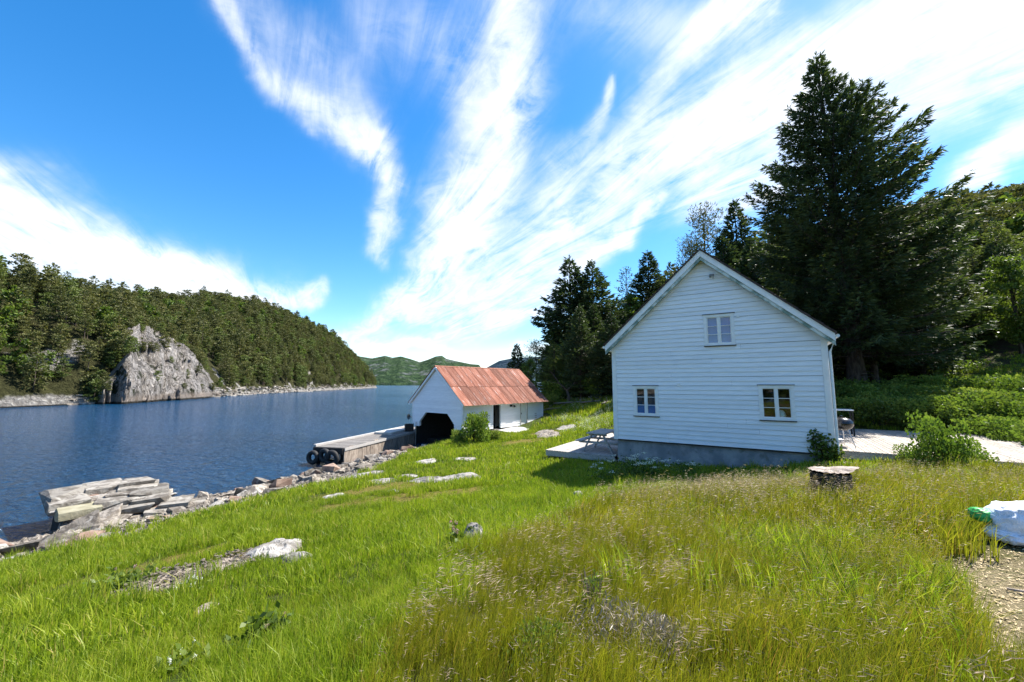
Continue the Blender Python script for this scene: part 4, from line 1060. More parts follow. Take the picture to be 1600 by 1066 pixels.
def conifer(H, R, z0f=.12, nb=130, prof=.8, up=(.5, -.15), droop=.12, upturn=.10, spl=.42, spw=.11, dens=1., rng=None, asym=None, step=.32, tw=.36, gap=0., flat=.22, bottom=.8):
    """returns crown soup and trunk/branch tube specs of a layered conifer of height H and reach R"""
    S = Soup(); tr = []
    ga = 2.399963
    PP = []; DD = []; LL = []; TT = []
    for i in range(nb):
        f = (i + .5) / nb                     # 0 top .. 1 bottom
        fz = f ** .92
        z = H * (1 - fz * (1 - z0f)) - .02 * H
        if rng.rand() < gap: continue
        a = i * ga + rng.uniform(-.5, .5)
        r = R * min(1., (fz / .55)) ** prof * (1 - (1 - bottom) * max(0, (fz - .7) / .3)) * rng.uniform(.68, 1.12)
        if asym is not None: r *= asym(a, fz)
        r = max(r, .25)
        el0 = up[0] * (1 - fz) + up[1] * fz + rng.uniform(-.1, .1)
        bd = np.array([math.cos(a) * math.cos(el0), math.sin(a) * math.cos(el0), math.sin(el0)])
        ph = np.array([-math.sin(a), math.cos(a), 0.])
        def bp(s):
            s = np.asarray(s)[:, None]
            return np.array([0, 0, z]) + bd * s * r + np.array([0, 0, 1.]) * (-droop * s ** 2 * r + upturn * s ** 4 * r)
        n = int(dens * 26 * max(r, .5) ** 1.25 * (1. if r > .5 else .7)) + 5
        s = .12 + .88 * rng.rand(n) ** .75
        stp = step / r; sq = np.where(rng.rand(n) < .8, np.round(s / stp) * stp + rng.normal(size=n) * .02, s); sq = np.clip(sq, .08, 1.02)
        side = np.where(rng.rand(n) < .5, -1., 1.)
        wid = tw * r * (1.02 - sq) ** .7 + .12
        w = rng.rand(n) ** .8 * wid
        p = bp(sq) + ph * (side * w)[:, None] + bd * (w * .55)[:, None] * np.array([1, 1, .5]) + np.array([0, 0, 1.]) * (-.25 * w - np.abs(rng.normal(size=n)) * .05 * r ** .5)[:, None]
        d = bd * rng.uniform(.5, 1., (n, 1)) + ph * (side * rng.uniform(.2, 1.0, n))[:, None] + rng.normal(size=(n, 3)) * .28 + np.array([0, 0, -flat])
        PP.append(p); DD.append(d); LL.append(np.full(n, 1.) * (.75 + .5 * rng.rand(n)))
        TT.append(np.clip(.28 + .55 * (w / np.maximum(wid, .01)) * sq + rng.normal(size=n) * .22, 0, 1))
        if r > 1.0: tr.append((bp(np.array([0, .35, .7, .97])).tolist(), [.012 * r + .012, .009 * r + .008, .006 * r, .003]))
    PP = np.vstack(PP); DD = np.vstack(DD); LL = np.concatenate(LL)
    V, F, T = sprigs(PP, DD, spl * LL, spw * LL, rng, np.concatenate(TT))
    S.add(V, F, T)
    # leader
    p = np.stack([rng.normal(size=24) * .03, rng.normal(size=24) * .03, H * (.93 + .07 * rng.rand(24))], -1)
    V, F, T = sprigs(p, rng.normal(size=(24, 3)) * .5 + [0, 0, 1.2], spl * .8, spw * .8, rng); S.add(V, F, T)
    return S, tr
def trunkspec(H, r0, rng, lean=(0, 0), kink=.03, top=.98):
    n = 9
    return ([(lean[0] * k / n * H + rng.uniform(-kink, kink) * (k > 0), lean[1] * k / n * H + rng.uniform(-kink, kink) * (k > 0), H * top * k / n - (.3 if k == 0 else 0)) for k in range(n + 1)],
            [r0 * (1.25 if k == 0 else 1) * (1 - .93 * k / n) + .01 for k in range(n + 1)])
def pine(H, R, rng, nclump=16, per=46, sz=.34, open_=.5, wsz=.16, flat=.42):
    """Scots pine: bare lower trunk, crown of flattish pads"""
    S = Soup(); tr = [trunkspec(H, H * .018, rng, kink=.12)]
    for i in range(nclump):
        f = (i + .5) / nclump; z = H * (open_ + (1 - open_) * f) * rng.uniform(.97, 1.0)
        rr = R * math.sin(math.pi * min(.97, .30 + .62 * f)) ** .8 * rng.uniform(.25, .8); a = i * 2.4 + rng.uniform(-.6, .6)
        c = np.array([rr * math.cos(a), rr * math.sin(a), z])
        s_ = np.array([1, 1, flat]) * R * rng.uniform(.38, .62)
        q = nrm(rng.normal(size=(per, 3))) * (rng.rand(per, 1) ** .45)
        p = c + q * s_
        d = q * [1, 1, .5] + rng.normal(size=(per, 3)) * .5 + [0, 0, .35]
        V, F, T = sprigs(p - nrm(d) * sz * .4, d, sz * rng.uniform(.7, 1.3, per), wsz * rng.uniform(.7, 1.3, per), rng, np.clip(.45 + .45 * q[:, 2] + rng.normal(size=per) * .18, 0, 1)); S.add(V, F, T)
        tr.append(([(0, 0, z - .25 * rr - .1), tuple(c * [.6, .6, 1] - [0, 0, .1]), tuple(c)], [.03 * H / 8, .02 * H / 8, .008]))
    return S, tr
def broadleaf(H, R, rng, nclump=30, per=60, sz=.30, wsz=.2, low=.25, shell=.5):
    S = Soup(); tr = [trunkspec(H, H * .016, rng, kink=.15, top=.9)]
    for i in range(nclump):
        f = (i + .5) / nclump; z = H * (low + (1 - low) * f)
        rr = R * math.sin(math.pi * (.12 + .80 * f)) ** .7 * rng.uniform(.2, .95); a = i * 2.4 + rng.uniform(-.7, .7)
        c = np.array([rr * math.cos(a), rr * math.sin(a), z]); s_ = np.array([1, 1, .75]) * R * rng.uniform(.22, .42)
        q = nrm(rng.normal(size=(per, 3))) * (rng.rand(per, 1) ** shell); p = c + q * s_
        d = rng.normal(size=(per, 3)) + [0, 0, -.2]
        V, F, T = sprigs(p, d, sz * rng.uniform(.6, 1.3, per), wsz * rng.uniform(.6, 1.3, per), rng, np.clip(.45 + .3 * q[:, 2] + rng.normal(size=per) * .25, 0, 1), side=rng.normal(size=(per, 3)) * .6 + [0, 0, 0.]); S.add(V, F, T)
        tr.append(([(0, 0, z * .72), tuple(c * [.5, .5, .92]), tuple(c)], [.02 * H / 8, .014 * H / 8, .005]))
    return S, tr

def tree_parts(name, S, tr, leafm, trunk, barkm='bark', nseg=7):
    """crown and trunk meshes of one tree"""
    cm = S.mesh('crown', M[leafm])
    b = MB(); b.tube(trunk[0], trunk[1], nseg, cap=False)
    for pts, rad in tr: b.tube(pts, rad, 4, cap=False)
    tm = mesh('trunk', b.v, b.f, M[barkm], True)
    return cm, tm
def plant_tree(name, parts, x, y, z, rz, s, label, group=None, cat='tree'):
    e = empty(name, (x, y, z), rz); e.scale = s if hasattr(s, '__len__') else (s, s, s)
    tag(e, label, cat, group); obj('crown', parts[0], e); obj('trunk', parts[1], e); return e

R1 = np.random.RandomState
# hero spruce right of the house
hb = P(1342, 604, 24.0); HH = 22.6
def hero_as(a, f): return .94 + .24 * max(0., math.cos(a + .15)) * (1 if f > .2 else .3) * (1.2 if .38 < f < .52 else 1) * (1 if math.sin(f * 60 + a) > -.4 else .75)
S_, tr_ = conifer(HH, 5.0, .13, 380, .95, (.62, .0), .06, .18, .34, .078, 2.2, R1(11), hero_as, .38, .24, .05, .14, .85)
tk = trunkspec(HH, .46, R1(5), (-.035, 0))
S_.V = [v + np.outer(v[:, 2], [-.035, 0, 0]) for v in S_.V]
tr_ = [([(p[0] - .035 * p[2], p[1], p[2]) for p in pts], rad) for pts, rad in tr_]
rng = R1(77)
for k in range(60):      # dead lower branches
    z = rng.uniform(1.2, 7); a = rng.uniform(0, 6.28); L = rng.uniform(1, 3.2)
    tr_.append(([(-.035 * z, 0, z), (L * .5 * math.cos(a), L * .5 * math.sin(a), z + .05), (L * math.cos(a), L * math.sin(a), z - .3)], [.035, .02, .005]))
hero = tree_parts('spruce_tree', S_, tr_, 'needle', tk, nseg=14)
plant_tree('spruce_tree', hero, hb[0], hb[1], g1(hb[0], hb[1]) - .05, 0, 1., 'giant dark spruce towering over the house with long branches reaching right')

# model trees of the near wood
V_SP = []
for k, sd_ in enumerate((21, 22, 23)):
    rng = R1(sd_); H = 13.
    S_, tr_ = conifer(H, [3.0, 2.5, 3.3][k], .08, 185, .85, (.7, -.12), .12, .12, .40, .12, 1.35, rng, None, .36, .30, .06)
    for q_ in range(26):
        z = rng.uniform(.8, 4); a = rng.uniform(0, 6.28); L = rng.uniform(.6, 1.8)
        tr_.append(([(0, 0, z), (L * math.cos(a), L * math.sin(a), z - .2)], [.02, .004]))
    V_SP.append(tree_parts('t', S_, tr_, 'needle', trunkspec(H, .19, rng)))
V_SL = []
for k, sd_ in enumerate((31, 32)):
    rng = R1(sd_); S_, tr_ = conifer(12., [3.2, 2.7][k], .10, 135, .7, (.6, -.15), .16, .14, .36, .10, 1.0, rng, None, .34, .34, .12)
    V_SL.append(tree_parts('t', S_, tr_, 'needle_l', trunkspec(12., .17, rng)))
V_THIN = []
for k, sd_ in enumerate((41, 42)):
    rng = R1(sd_); S_, tr_ = conifer(12., 2.0, .40, 60, .35, (.9, .1), .05, .12, .36, .09, .55, rng, None, .4, .25, .25)
    V_THIN.append(tree_parts('t', S_, tr_, 'needle', trunkspec(12., .13, rng)))
V_BL = []
for k, sd_ in enumerate((51, 52, 53)):
    rng = R1(sd_); S_, tr_ = broadleaf(10., [2.8, 3.4, 2.4][k], rng, 60, 110, .26, .17, .15)
    V_BL.append(tree_parts('t', S_, tr_, ['leaf', 'leaf_l', 'leaf'][k], trunkspec(10., .14, rng, kink=.2)))
V_PN = []
for k, sd_ in enumerate((61, 62)):
    rng = R1(sd_); S_, tr_ = pine(11., 2.6, rng, 26, 150, .30, .4, .07)
    V_PN.append(tree_parts('t', S_, tr_[1:], 'pine', tr_[0]))

def put(px, top, d, kind, k, label, wide=1., rz=None, name=None, group=None, lift=0.):
    x, y, _ = P(px, 600, d); z = g1(x, y) - .1 + lift
    r_ = ray(px, top); zt = EYE + r_[2] * d
    V, H0 = {'sp': (V_SP, 13.), 'sl': (V_SL, 12.), 'th': (V_THIN, 12.), 'bl': (V_BL, 10.), 'pn': (V_PN, 11.)}[kind]
    s = (zt - z) / H0
    nm = name or {'sp': 'spruce_tree', 'sl': 'spruce_tree', 'th': 'spruce_tree', 'bl': 'birch_tree', 'pn': 'pine_tree'}[kind]
    return plant_tree(nm, V[k], x, y, z, rs.uniform(0, 6.28) if rz is None else rz, (s * wide, s * wide, s), label, group)
put(893, 401, 45, 'sp', 0, 'left one of the two tall dark spruces standing close together beyond the meadow', 1.15)
put(929, 408, 44, 'sp', 2, 'right one of the two tall dark spruces standing close together beyond the meadow', 1.1)
put(955, 470, 45, 'sl', 0, 'shorter brownish green spruce leaning on the pair of dark spruces', 1.1)
put(984, 418, 50, 'th', 0, 'thin sparse conifer with open crown left of the house roof', .9)
put(1020, 393, 47, 'sp', 1, 'pointed dark spruce just left of the roof ridge', 1.2)
put(1050, 425, 45, 'sl', 1, 'low spruce peeping over the left roof slope', 1.3)
put(1113, 324, 44, 'pn', 0, 'airy pine with open grey crown rising behind the house ridge', .8)
put(1088, 372, 46, 'pn', 1, 'smaller airy pine directly behind the house ridge', .7)
put(1165, 314, 42, 'sp', 1, 'slim pointed spruce between the house ridge and the giant spruce', .95)
put(1142, 368, 40, 'sp', 0, 'broad dark spruce behind the right roof slope', 1.1)
put(1190, 372, 36, 'sp', 2, 'dense spruce beside the left flank of the giant spruce', 1.05)
put(1218, 350, 38, 'sl', 0, 'grey green spruce half hidden by the left branches of the giant spruce', 1.0)
put(1235, 400, 31, 'sp', 0, 'dark spruce standing in shade just over the right house eave', 1.0)
put(1270, 430, 29, 'sp', 1, 'shaded spruce between the house eave and the giant trunk', 1.1)
put(1400, 380, 29, 'sl', 1, 'light green spruce at the right foot of the giant spruce', 1.1)
put(1440, 372, 31, 'sl', 0, 'light green spruce with drooping tiers right of the giant spruce', 1.2)
put(1478, 372, 34, 'pn', 0, 'fresh green pine over the berry bushes at the wood edge', 1.2)
put(1500, 345, 40, 'bl', 0, 'tall leafy birch among conifers on the right', 1.1)
put(1545, 385, 33, 'sl', 1, 'spruce with bright tips near the overhead wires', 1.2)
put(1590, 345, 33, 'sl', 1, 'sunlit light green spruce at the right edge', 1.0)
put(1665, 325, 33, 'sl', 0, 'tall light spruce cut off by the right edge', 1.0)
put(1515, 430, 29, 'sl', 0, 'young spruce with wide sweeping lower branches behind the berry bushes', 1.3)
put(1562, 440, 29, 'sl', 1, 'young spruce nearest to the right edge of the terrace', 1.3)
put(1640, 410, 31, 'sl', 0, 'dense spruce leaning in from the right edge', 1.2)
put(1365, 470, 30, 'sp', 2, 'dark spruce directly behind the giant trunk', 1.1)
put(1310, 450, 32, 'sp', 1, 'dark spruce left behind the giant trunk', 1.1)
put(1420, 470, 29, 'sp', 0, 'spruce with bare shaded lower trunk above the berry bushes', .9)
put(808, 538, 43, 'sp', 1, 'small dark spruce over the far end of the boathouse roof', 1.1)
put(838, 532, 44, 'pn', 1, 'bushy pine right of the boathouse roof', 1.1)
put(858, 556, 41, 'sl', 1, 'low brownish spruce between the boathouse and the twin spruces', 1.4)
put(828, 562, 40, 'bl', 2, 'low grey green tree at the boathouse gable end', .9)
put(880, 540, 40, 'bl', 0, 'olive leafed tree in front of the twin spruces', .7)
put(940, 545, 40, 'sl', 0, 'small light spruce at the left house corner', 1.3)
put(915, 565, 39, 'bl', 1, 'bright shrubby tree on the grassy bank', .9)
# the rest of the near wood
SKX = [780, 800, 830, 855, 870, 900, 930, 960, 990, 1020, 1050, 1090, 1120, 1200, 1250, 1400, 1440, 1500, 1560, 1700]
SKY_ = [600, 575, 560, 560, 480, 450, 450, 470, 455, 430, 440, 420, 385, 385, 360, 355, 360, 378, 372, 365]
rng = R1(101); cnt = 0; done = []
GRP = 'conifers filling the wood behind the house'
for tries in range(1600):
    d = rng.uniform(25, 62); px = rng.uniform(850, 1780)
    x, y, _ = P(px, 600, d)
    if float(forest_mask(np.array([x]), np.array([y]))[0]) < .6: continue
    if math.hypot(x - hb[0], y - hb[1]) < 2.5: continue
    if any((x - a) ** 2 + (y - b) ** 2 < (2.9 if d < 40 else 3.6) ** 2 for a, b in done): continue
    z = g1(x, y); zt = EYE + ray(px, float(np.interp(px, SKX, SKY_)) + rng.uniform(5, 60))[2] * d
    h = min(zt - z, rng.uniform(9, 16))
    if h < 4.5: continue
    done.append((x, y)); cnt += 1
    kd = rng.choice(['sp', 'sl', 'sp', 'pn', 'bl'], p=[.4, .25, .15, .08, .12])
    V, H0 = {'sp': (V_SP, 13.), 'sl': (V_SL, 12.), 'bl': (V_BL, 10.), 'pn': (V_PN, 11.)}[kd]
    s = h / H0
    plant_tree({'sp': 'spruce_tree', 'sl': 'spruce_tree', 'bl': 'birch_tree', 'pn': 'pine_tree'}[kd], V[rng.randint(len(V))], x, y, z - .1, rng.uniform(0, 6.28), (s * rng.uniform(.95, 1.3),) * 2 + (s,),
               {'sp': 'dark spruce filling the shaded wood behind the house', 'sl': 'grey green spruce filling the wood behind the house', 'bl': 'leafy birch mixed into the wood behind the house', 'pn': 'pine mixed into the wood behind the house'}[kd],
               {'sp': 'dark spruces of the wood behind the house', 'sl': 'grey green spruces of the wood behind the house', 'bl': 'birches of the wood behind the house', 'pn': 'pines of the wood behind the house'}[kd])
    if cnt > 120: break

# unseen trees added behind the viewer, for the window panes to reflect
for k, (x, y, s) in enumerate([(-9, -19, 1.0), (-2, -22, 1.15), (4, -20, .9), (-16, -24, 1.1), (11, -24, 1.1)]):
    V = (V_BL, V_SP)[k % 2]; plant_tree(('birch_tree', 'spruce_tree')[k % 2], V[k % 2], x, y, g1(x, y) - .1, k, s * .8, ['leafy birch', 'dark spruce'][k % 2] + ' added out of view behind the viewer, mirrored in the house windows', 'added trees behind the viewer')
# ---------------------------------------------------------------- instancing for uncountable stuff
def scatter(name, variants, pos, rotz, scl, tint=None, tilt=None):
    """many copies of small source meshes on given places: one object of kind stuff"""
    pos = np.asarray(pos, np.float32); n = len(pos)
    me = bpy.data.meshes.new(name); me.vertices.add(n); me.vertices.foreach_set('co', pos.ravel())
    rot = np.zeros((n, 3), np.float32); rot[:, 2] = rotz
    if tilt is not None: rot[:, :2] = tilt
    sc = np.asarray(scl, np.float32); sc = np.repeat(sc[:, None], 3, 1) if sc.ndim == 1 else sc
    a = me.attributes.new('rot', 'FLOAT_VECTOR', 'POINT'); a.data.foreach_set('vector', rot.ravel())
    a = me.attributes.new('scl', 'FLOAT_VECTOR', 'POINT'); a.data.foreach_set('vector', np.ascontiguousarray(sc).ravel())
    a = me.attributes.new('var', 'INT', 'POINT'); a.data.foreach_set('value', np.random.RandomState(n).randint(0, len(variants), n).astype(np.int32))
    me.materials.append(variants[0].materials[0])
    o = bpy.data.objects.new(name, me); COL.objects.link(o); o['kind'] = 'stuff'
    ng = bpy.data.node_groups.new(name + '_scatter', 'GeometryNodeTree')
    ng.interface.new_socket('Geometry', in_out='INPUT', socket_type='NodeSocketGeometry')
    ng.interface.new_socket('Geometry', in_out='OUTPUT', socket_type='NodeSocketGeometry')
    gi = ng.nodes.new('NodeGroupInput'); go = ng.nodes.new('NodeGroupOutput'); jn = ng.nodes.new('GeometryNodeJoinGeometry')
    def na(nm, ty):
        q = ng.nodes.new('GeometryNodeInputNamedAttribute'); q.data_type = ty; q.inputs[0].default_value = nm; return q.outputs[0]
    r_, s_, v_ = na('rot', 'FLOAT_VECTOR'), na('scl', 'FLOAT_VECTOR'), na('var', 'INT')
    for k, vm in enumerate(variants):
        src = bpy.data.objects.new(name + '_piece', vm)
        oi = ng.nodes.new('GeometryNodeObjectInfo'); oi.inputs[0].default_value = src
        cp = ng.nodes.new('FunctionNodeCompare'); cp.data_type = 'INT'; cp.operation = 'EQUAL'
        ng.links.new(v_, cp.inputs[2]); cp.inputs[3].default_value = k
        ip = ng.nodes.new('GeometryNodeInstanceOnPoints')
        ng.links.new(gi.outputs[0], ip.inputs['Points']); ng.links.new(cp.outputs[0], ip.inputs['Selection']); ng.links.new(oi.outputs['Geometry'], ip.inputs['Instance'])
        ng.links.new(r_, ip.inputs['Rotation']); ng.links.new(s_, ip.inputs['Scale']); ng.links.new(ip.outputs[0], jn.inputs[0])
    ng.links.new(jn.outputs[0], go.inputs[0])
    md = o.modifiers.new('scatter', 'NODES'); md.node_group = ng
    return o

# ---------------------------------------------------------------- trees of the far shore
V_F = []
for k in range(5):
    rng = R1(200 + k); S_, tr_ = pine(7., 1.75, rng, 15, 66, .42, .36, .20, .34)
    v, f = tubeq(tr_[:1] + tr_[1:4], 4); S_.add(v, f, np.full(len(v), .5), 1); V_F.append(S_.mesh('pine_tree', [M['pine'], M['bark']]))
V_F2 = []
for k in range(2):
    rng = R1(220 + k); S_, tr_ = conifer(8., 1.7, .1, 46, .8, (.5, -.1), .1, .1, .55, .22, .42, rng, None, .5, .34)
    v, f = tubeq([trunkspec(8, .1, rng)], 4); S_.add(v, f, np.full(len(v), .5), 1); V_F2.append(S_.mesh('spruce_tree', [M['pine'], M['bark']]))
V_F3 = []
for k in range(2):
    rng = R1(230 + k); S_, tr_ = broadleaf(5.5, 1.9, rng, 14, 46, .5, .34, .1)
    v, f = tubeq([tr_[0]], 4); S_.add(v, f, np.full(len(v), .5), 1); V_F3.append(S_.mesh('birch_tree', [M['leaf'], M['bark']]))
V_F4 = []
for k in range(2):
    rng = R1(240 + k); S_, tr_ = pine(6.5, 1.75, rng, 15, 66, .42, .2, .21, .36)
    v, f = tubeq([tr_[0]], 4); S_.add(v, f, np.full(len(v), .5), 1); V_F4.append(S_.mesh('pine_tree', [M['pine2'], M['bark']]))
rng = R1(301); T_ = []
yy = 40.
cand = []
for gy in np.arange(-10, 600, 3.1):
    for gs in np.arange(1.8, 100, 3.3):
        cand.append((gy + rng.uniform(-1.5, 1.5), gs + rng.uniform(-1.5, 1.5)))
cand = np.array(cand); cy_ = cand[:, 0]; cx2 = lshore(cy_) - cand[:, 1]; cz2 = lhill(cx2, cy_)
keep = (cz2 > 1.9)
bare = fbm(cx2, cy_, .06, 4, .6, 77) > .76
keep &= ~bare | (rng.rand(len(cx2)) < .15)
pxx = CX + FPX * cx2 / np.maximum(cy_, 1) / (math.cos(PITCH) + math.sin(PITCH) ** 2)
# no trees before the cliff
ctop = np.interp(pxx, [138, 150, 165, 185, 208, 232, 262, 290, 305, 322, 336], [600, 570, 528, 514, 502, 511, 524, 550, 568, 596, 622])
dsh = np.interp(pxx, [100, 200, 300, 336, 366], [88, 95, 122, 140, 156])
oncl = (pxx > 164 - 8 * rng.rand(len(pxx))) & (pxx < 340) & (cy_ < dsh * 1.10) & (cy_ > 60)
keep &= ~oncl
cx2, cy_, cz2 = cx2[keep], cy_[keep], cz2[keep]
dist_ = np.hypot(cx2, cy_); kk = rng.rand(len(cx2))
# what the photo shows: in frame, and not deep behind the skyline
pz = (cz2 + 6 - EYE) / np.maximum(cy_, 1)
infr = (cx2 / np.maximum(cy_, 1) > -1.33) & (cy_ > 60)
order = np.argsort(dist_ + ~infr * 1e4)
big = set(order[:295].tolist())
bpos = {}
FL = {'pine': ('pine_tree', V_F, 'dark pine on the steep wooded hillside across the fjord', 'pines on the hillside across the fjord'),
      'spruce': ('spruce_tree', V_F2, 'slim pointed conifer on the wooded hillside across the fjord', 'pointed conifers on the hillside across the fjord'),
      'fresh': ('pine_tree', V_F4, 'fresh green pine on the hillside across the fjord', 'fresh green pines on the hillside across the fjord'),
      'birch': ('birch_tree', V_F3, 'light green round birch on the hillside across the fjord', 'birches on the hillside across the fjord')}
bn = fbm(cx2, cy_, .06, 3, .5, 79)
rest = {k: [] for k in FL}
for i in range(len(cx2)):
    kd = 'pine' if kk[i] < .50 else 'spruce' if kk[i] < .66 else 'fresh' if kk[i] < .95 else 'birch'
    if bn[i] > .62 and kk[i] > .62: kd = 'birch'
    s = rng.choice([.6, .8, 1.0, 1.15, 1.5], p=[.2, .25, .25, .2, .1]) * rng.uniform(.9, 1.1) * (1.02 if cy_[i] < 170 else 1.1); rz = rng.uniform(0, 6.28)
    if i in big:
        nm, V, lb, gp = FL[kd]
        o = obj(nm, V[rng.randint(len(V))], None, (cx2[i], cy_[i], cz2[i] - .2), (0, 0, rz), (s, s, s * rng.uniform(.9, 1.15))); tag(o, lb, 'tree', gp)
    else: rest[kd].append((cx2[i], cy_[i], cz2[i] - .2, rz, s))
for kd, L in rest.items():
    L = np.array(L); nm, V, lb, gp = FL[kd]
    o = scatter(nm if False else 'far_' + kd + '_wood', V, L[:, :3], L[:, 3], L[:, 4]); tag(o, lb.replace(' on ', ' wood on ', 1) + ', farther trees', 'woodland')
# the wood on the hill behind, right
rng = R1(401); L = []; L2 = []
for t in range(9000):
    x = rng.uniform(20, 260); y = rng.uniform(20, 260)
    if math.hypot(x, y) < 62 or x / y < .35 or x / y > 2.2: continue
    L.append((x, y))
L = np.array(L); Lz = gz(L[:, 0], L[:, 1]); rr = np.hypot(L[:, 0], L[:, 1])
kind_ = rng.rand(len(L))
for nm, V, m_ in (('hill_pine_wood', V_F, kind_ < .55), ('hill_spruce_wood', V_F2, (kind_ >= .55) & (kind_ < .75)), ('hill_birch_wood', V_F3, kind_ >= .75)):
    q = L[m_]; scatter(nm, V, np.column_stack([q, Lz[m_] - .2]), rng.uniform(0, 6.28, m_.sum()), rng.uniform(.8, 1.35, m_.sum()))

# ================================================================ rocks
import bmesh
def hullrock(name, dims, n, rng, mat, power=.55):
    """angular stone: hull of points pushed towards a box"""
    q = rng.uniform(-1, 1, (n, 3)); q = np.sign(q) * np.abs(q) ** power; q = q * (1 - .22 * rng.rand(n, 1)) * np.array(dims) / 2
    bm = bmesh.new()
    for p in q: bm.verts.new(p)
    r = bmesh.ops.convex_hull(bm, input=bm.verts)
    bmesh.ops.delete(bm, geom=[g_ for g_ in r['geom_interior'] if isinstance(g_, bmesh.types.BMVert)], context='VERTS')
    bmesh.ops.recalc_face_normals(bm, faces=bm.faces)
    me = bpy.data.meshes.new(name); bm.to_mesh(me); bm.free(); me.materials.append(mat); return me
rng = R1(501)
STN = [hullrock('stone', (1, rng.uniform(.6, .95), rng.uniform(.4, .7)), 15, rng, M['stone']) for _ in range(11)] + [hullrock('stone', (1, .8, .5), 15, rng, M['granite']) for _ in range(3)]
STR = [hullrock('stone', (1, .8, .6), 13, rng, M['rstone']) for _ in range(2)]
# loose stones along the waterline, from the lower left corner to the boathouse
seg = SHORE[2:11]; cum = np.concatenate([[0], np.cumsum(np.hypot(*np.diff(seg, axis=0).T))])
def shore_at(t, s):
    x = np.interp(t, cum, seg[:, 0]); y = np.interp(t, cum, seg[:, 1]); x2 = np.interp(t + .1, cum, seg[:, 0]); y2 = np.interp(t + .1, cum, seg[:, 1])
    dx_, dy_ = x2 - x, y2 - y; L = math.hypot(dx_, dy_) + 1e-9
    return x + dy_ / L * s, y - dx_ / L * s
Ltot = cum[-1] - .5
PIERB = [W(70, 800, .4)[:2], W(305, 790, .4)[:2]]
for k in range(298):
    t = (k + rng.rand()) / 298 * Ltot; fr_ = rng.uniform(-.06, .95) ; _, y_ = shore_at(t, 0); s = fr_ * float(band_w(y_))
    x, y = shore_at(t, s)
    if in_rect(np.array([x]), np.array([y]), SL, sx_, sy_, -.5, SW + .2, -.2, 30)[0]: continue
    sz = rng.uniform(.32, .85) * (1.35 if rng.rand() < .22 else 1) * (.7 if y > 26 else 1)
    me_ = STN[rng.randint(len(STN))] if rng.rand() < .9 else STR[rng.randint(2)]
    z = g1(x, y)
    o = obj('shore_stone', me_, None, (x, y, z + sz * .08), (rng.uniform(-.35, .35), rng.uniform(-.35, .35), rng.uniform(0, 6.28)), (sz, sz, sz * rng.uniform(.8, 1.2)))
    near_ = 'between the water and the lawn below the stone pier' if t < 14 else 'between the stone pier and the timber jetty' if t < 24 else 'in the gap between the jetty and the lawn'
    red = me_ in STR
    tag(o, ('reddish' if red else 'grey') + ' angular stone lying ' + near_, 'stone', ('reddish' if red else 'grey') + ' loose stones lying ' + near_)
L = []
for k in range(15000):
    t = rng.rand() * Ltot; _, y_ = shore_at(t, 0); s = rng.uniform(-.1, 1.06) * float(band_w(y_)); x, y = shore_at(t, s); L.append((x, y))
L = np.array(L); scatter('shore_rubble', STN[:6], np.column_stack([L, gz(L[:, 0], L[:, 1]) + .01]), rng.uniform(0, 6.28, len(L)), rng.uniform(.08, .32, len(L)), tilt=rng.uniform(-.5, .5, (len(L), 2)))
tag(bpy.data.objects['shore_rubble'], 'small broken stones covering the bank along the water', 'rubble')

# ledges and boulders along the far waterline
L = []; 
for k in range(900):
    y = rng.uniform(86, 520) if rng.rand() < .7 else rng.uniform(118, 220); x = float(lshore(np.array([y]))[0]) - rng.uniform(-.6, 2.0); L.append((x, y))
L = np.array(L); tag(scatter('far_shore_rocks', STN[11:] + STN[:3], np.column_stack([L, np.maximum(lhill(L[:, 0], L[:, 1]), .1)]), rng.uniform(0, 6.28, len(L)), np.column_stack([rng.uniform(.8, 3.6, len(L)), rng.uniform(.6, 2.2, len(L)), rng.uniform(.5, 1.7, len(L))])), 'pale rocks and ledges along the far waterline', 'rocks')
# pines rooted on the cliff
for k, (a, b) in enumerate([(12, 38), (18, 40), (25, 42), (31, 41), (38, 43), (22, 33), (47, 42), (56, 44), (66, 50), (15, 26), (9, 18), (72, 40), (88, 34), (100, 22), (60, 20), (84, 14), (44, 62), (34, 60), (64, 63), (28, 45), (52, 46), (5, 30), (110, 26), (96, 44)]):
    c_ = CLIFF[b, a]; sc_ = rng.uniform(.35, .7) * (1.2 if k < 11 else .8)
    o = obj('pine_tree', (V_F if rng.rand() < .6 else V_F4)[rng.randint(2)], None, (c_[0] - .3, c_[1] + .3, c_[2] - .4), (0, 0, rng.uniform(0, 6)), (sc_ * 1.15, sc_ * 1.15, sc_)); tag(o, 'small pine rooted on a ledge of the grey cliff', 'tree', 'small pines on the cliff ledges')
for k, (a, b, sc_) in enumerate([(6, 30, 1.1), (10, 34, 1.2), (15, 36, 1.0), (19, 39, 1.1), (24, 41, .95), (29, 40, 1.0), (34, 42, .8), (4, 12, 1.1), (8, 8, 1.0), (13, 36, 1.3), (22, 44, 1.2), (3, 24, 1.2), (38, 44, .7), (27, 46, 1.1), (11, 22, .9), (17, 14, .7)]):
    c_ = CLIFF[b, a]; o = obj('pine_tree', (V_F if k % 2 else V_F4)[k % 2], None, (c_[0] + .6, c_[1] - .6, c_[2] - .8), (0, 0, k * 1.7), (sc_, sc_, sc_)); tag(o, 'pine standing on the left shoulder of the grey cliff', 'tree', 'pines on the left shoulder of the cliff')
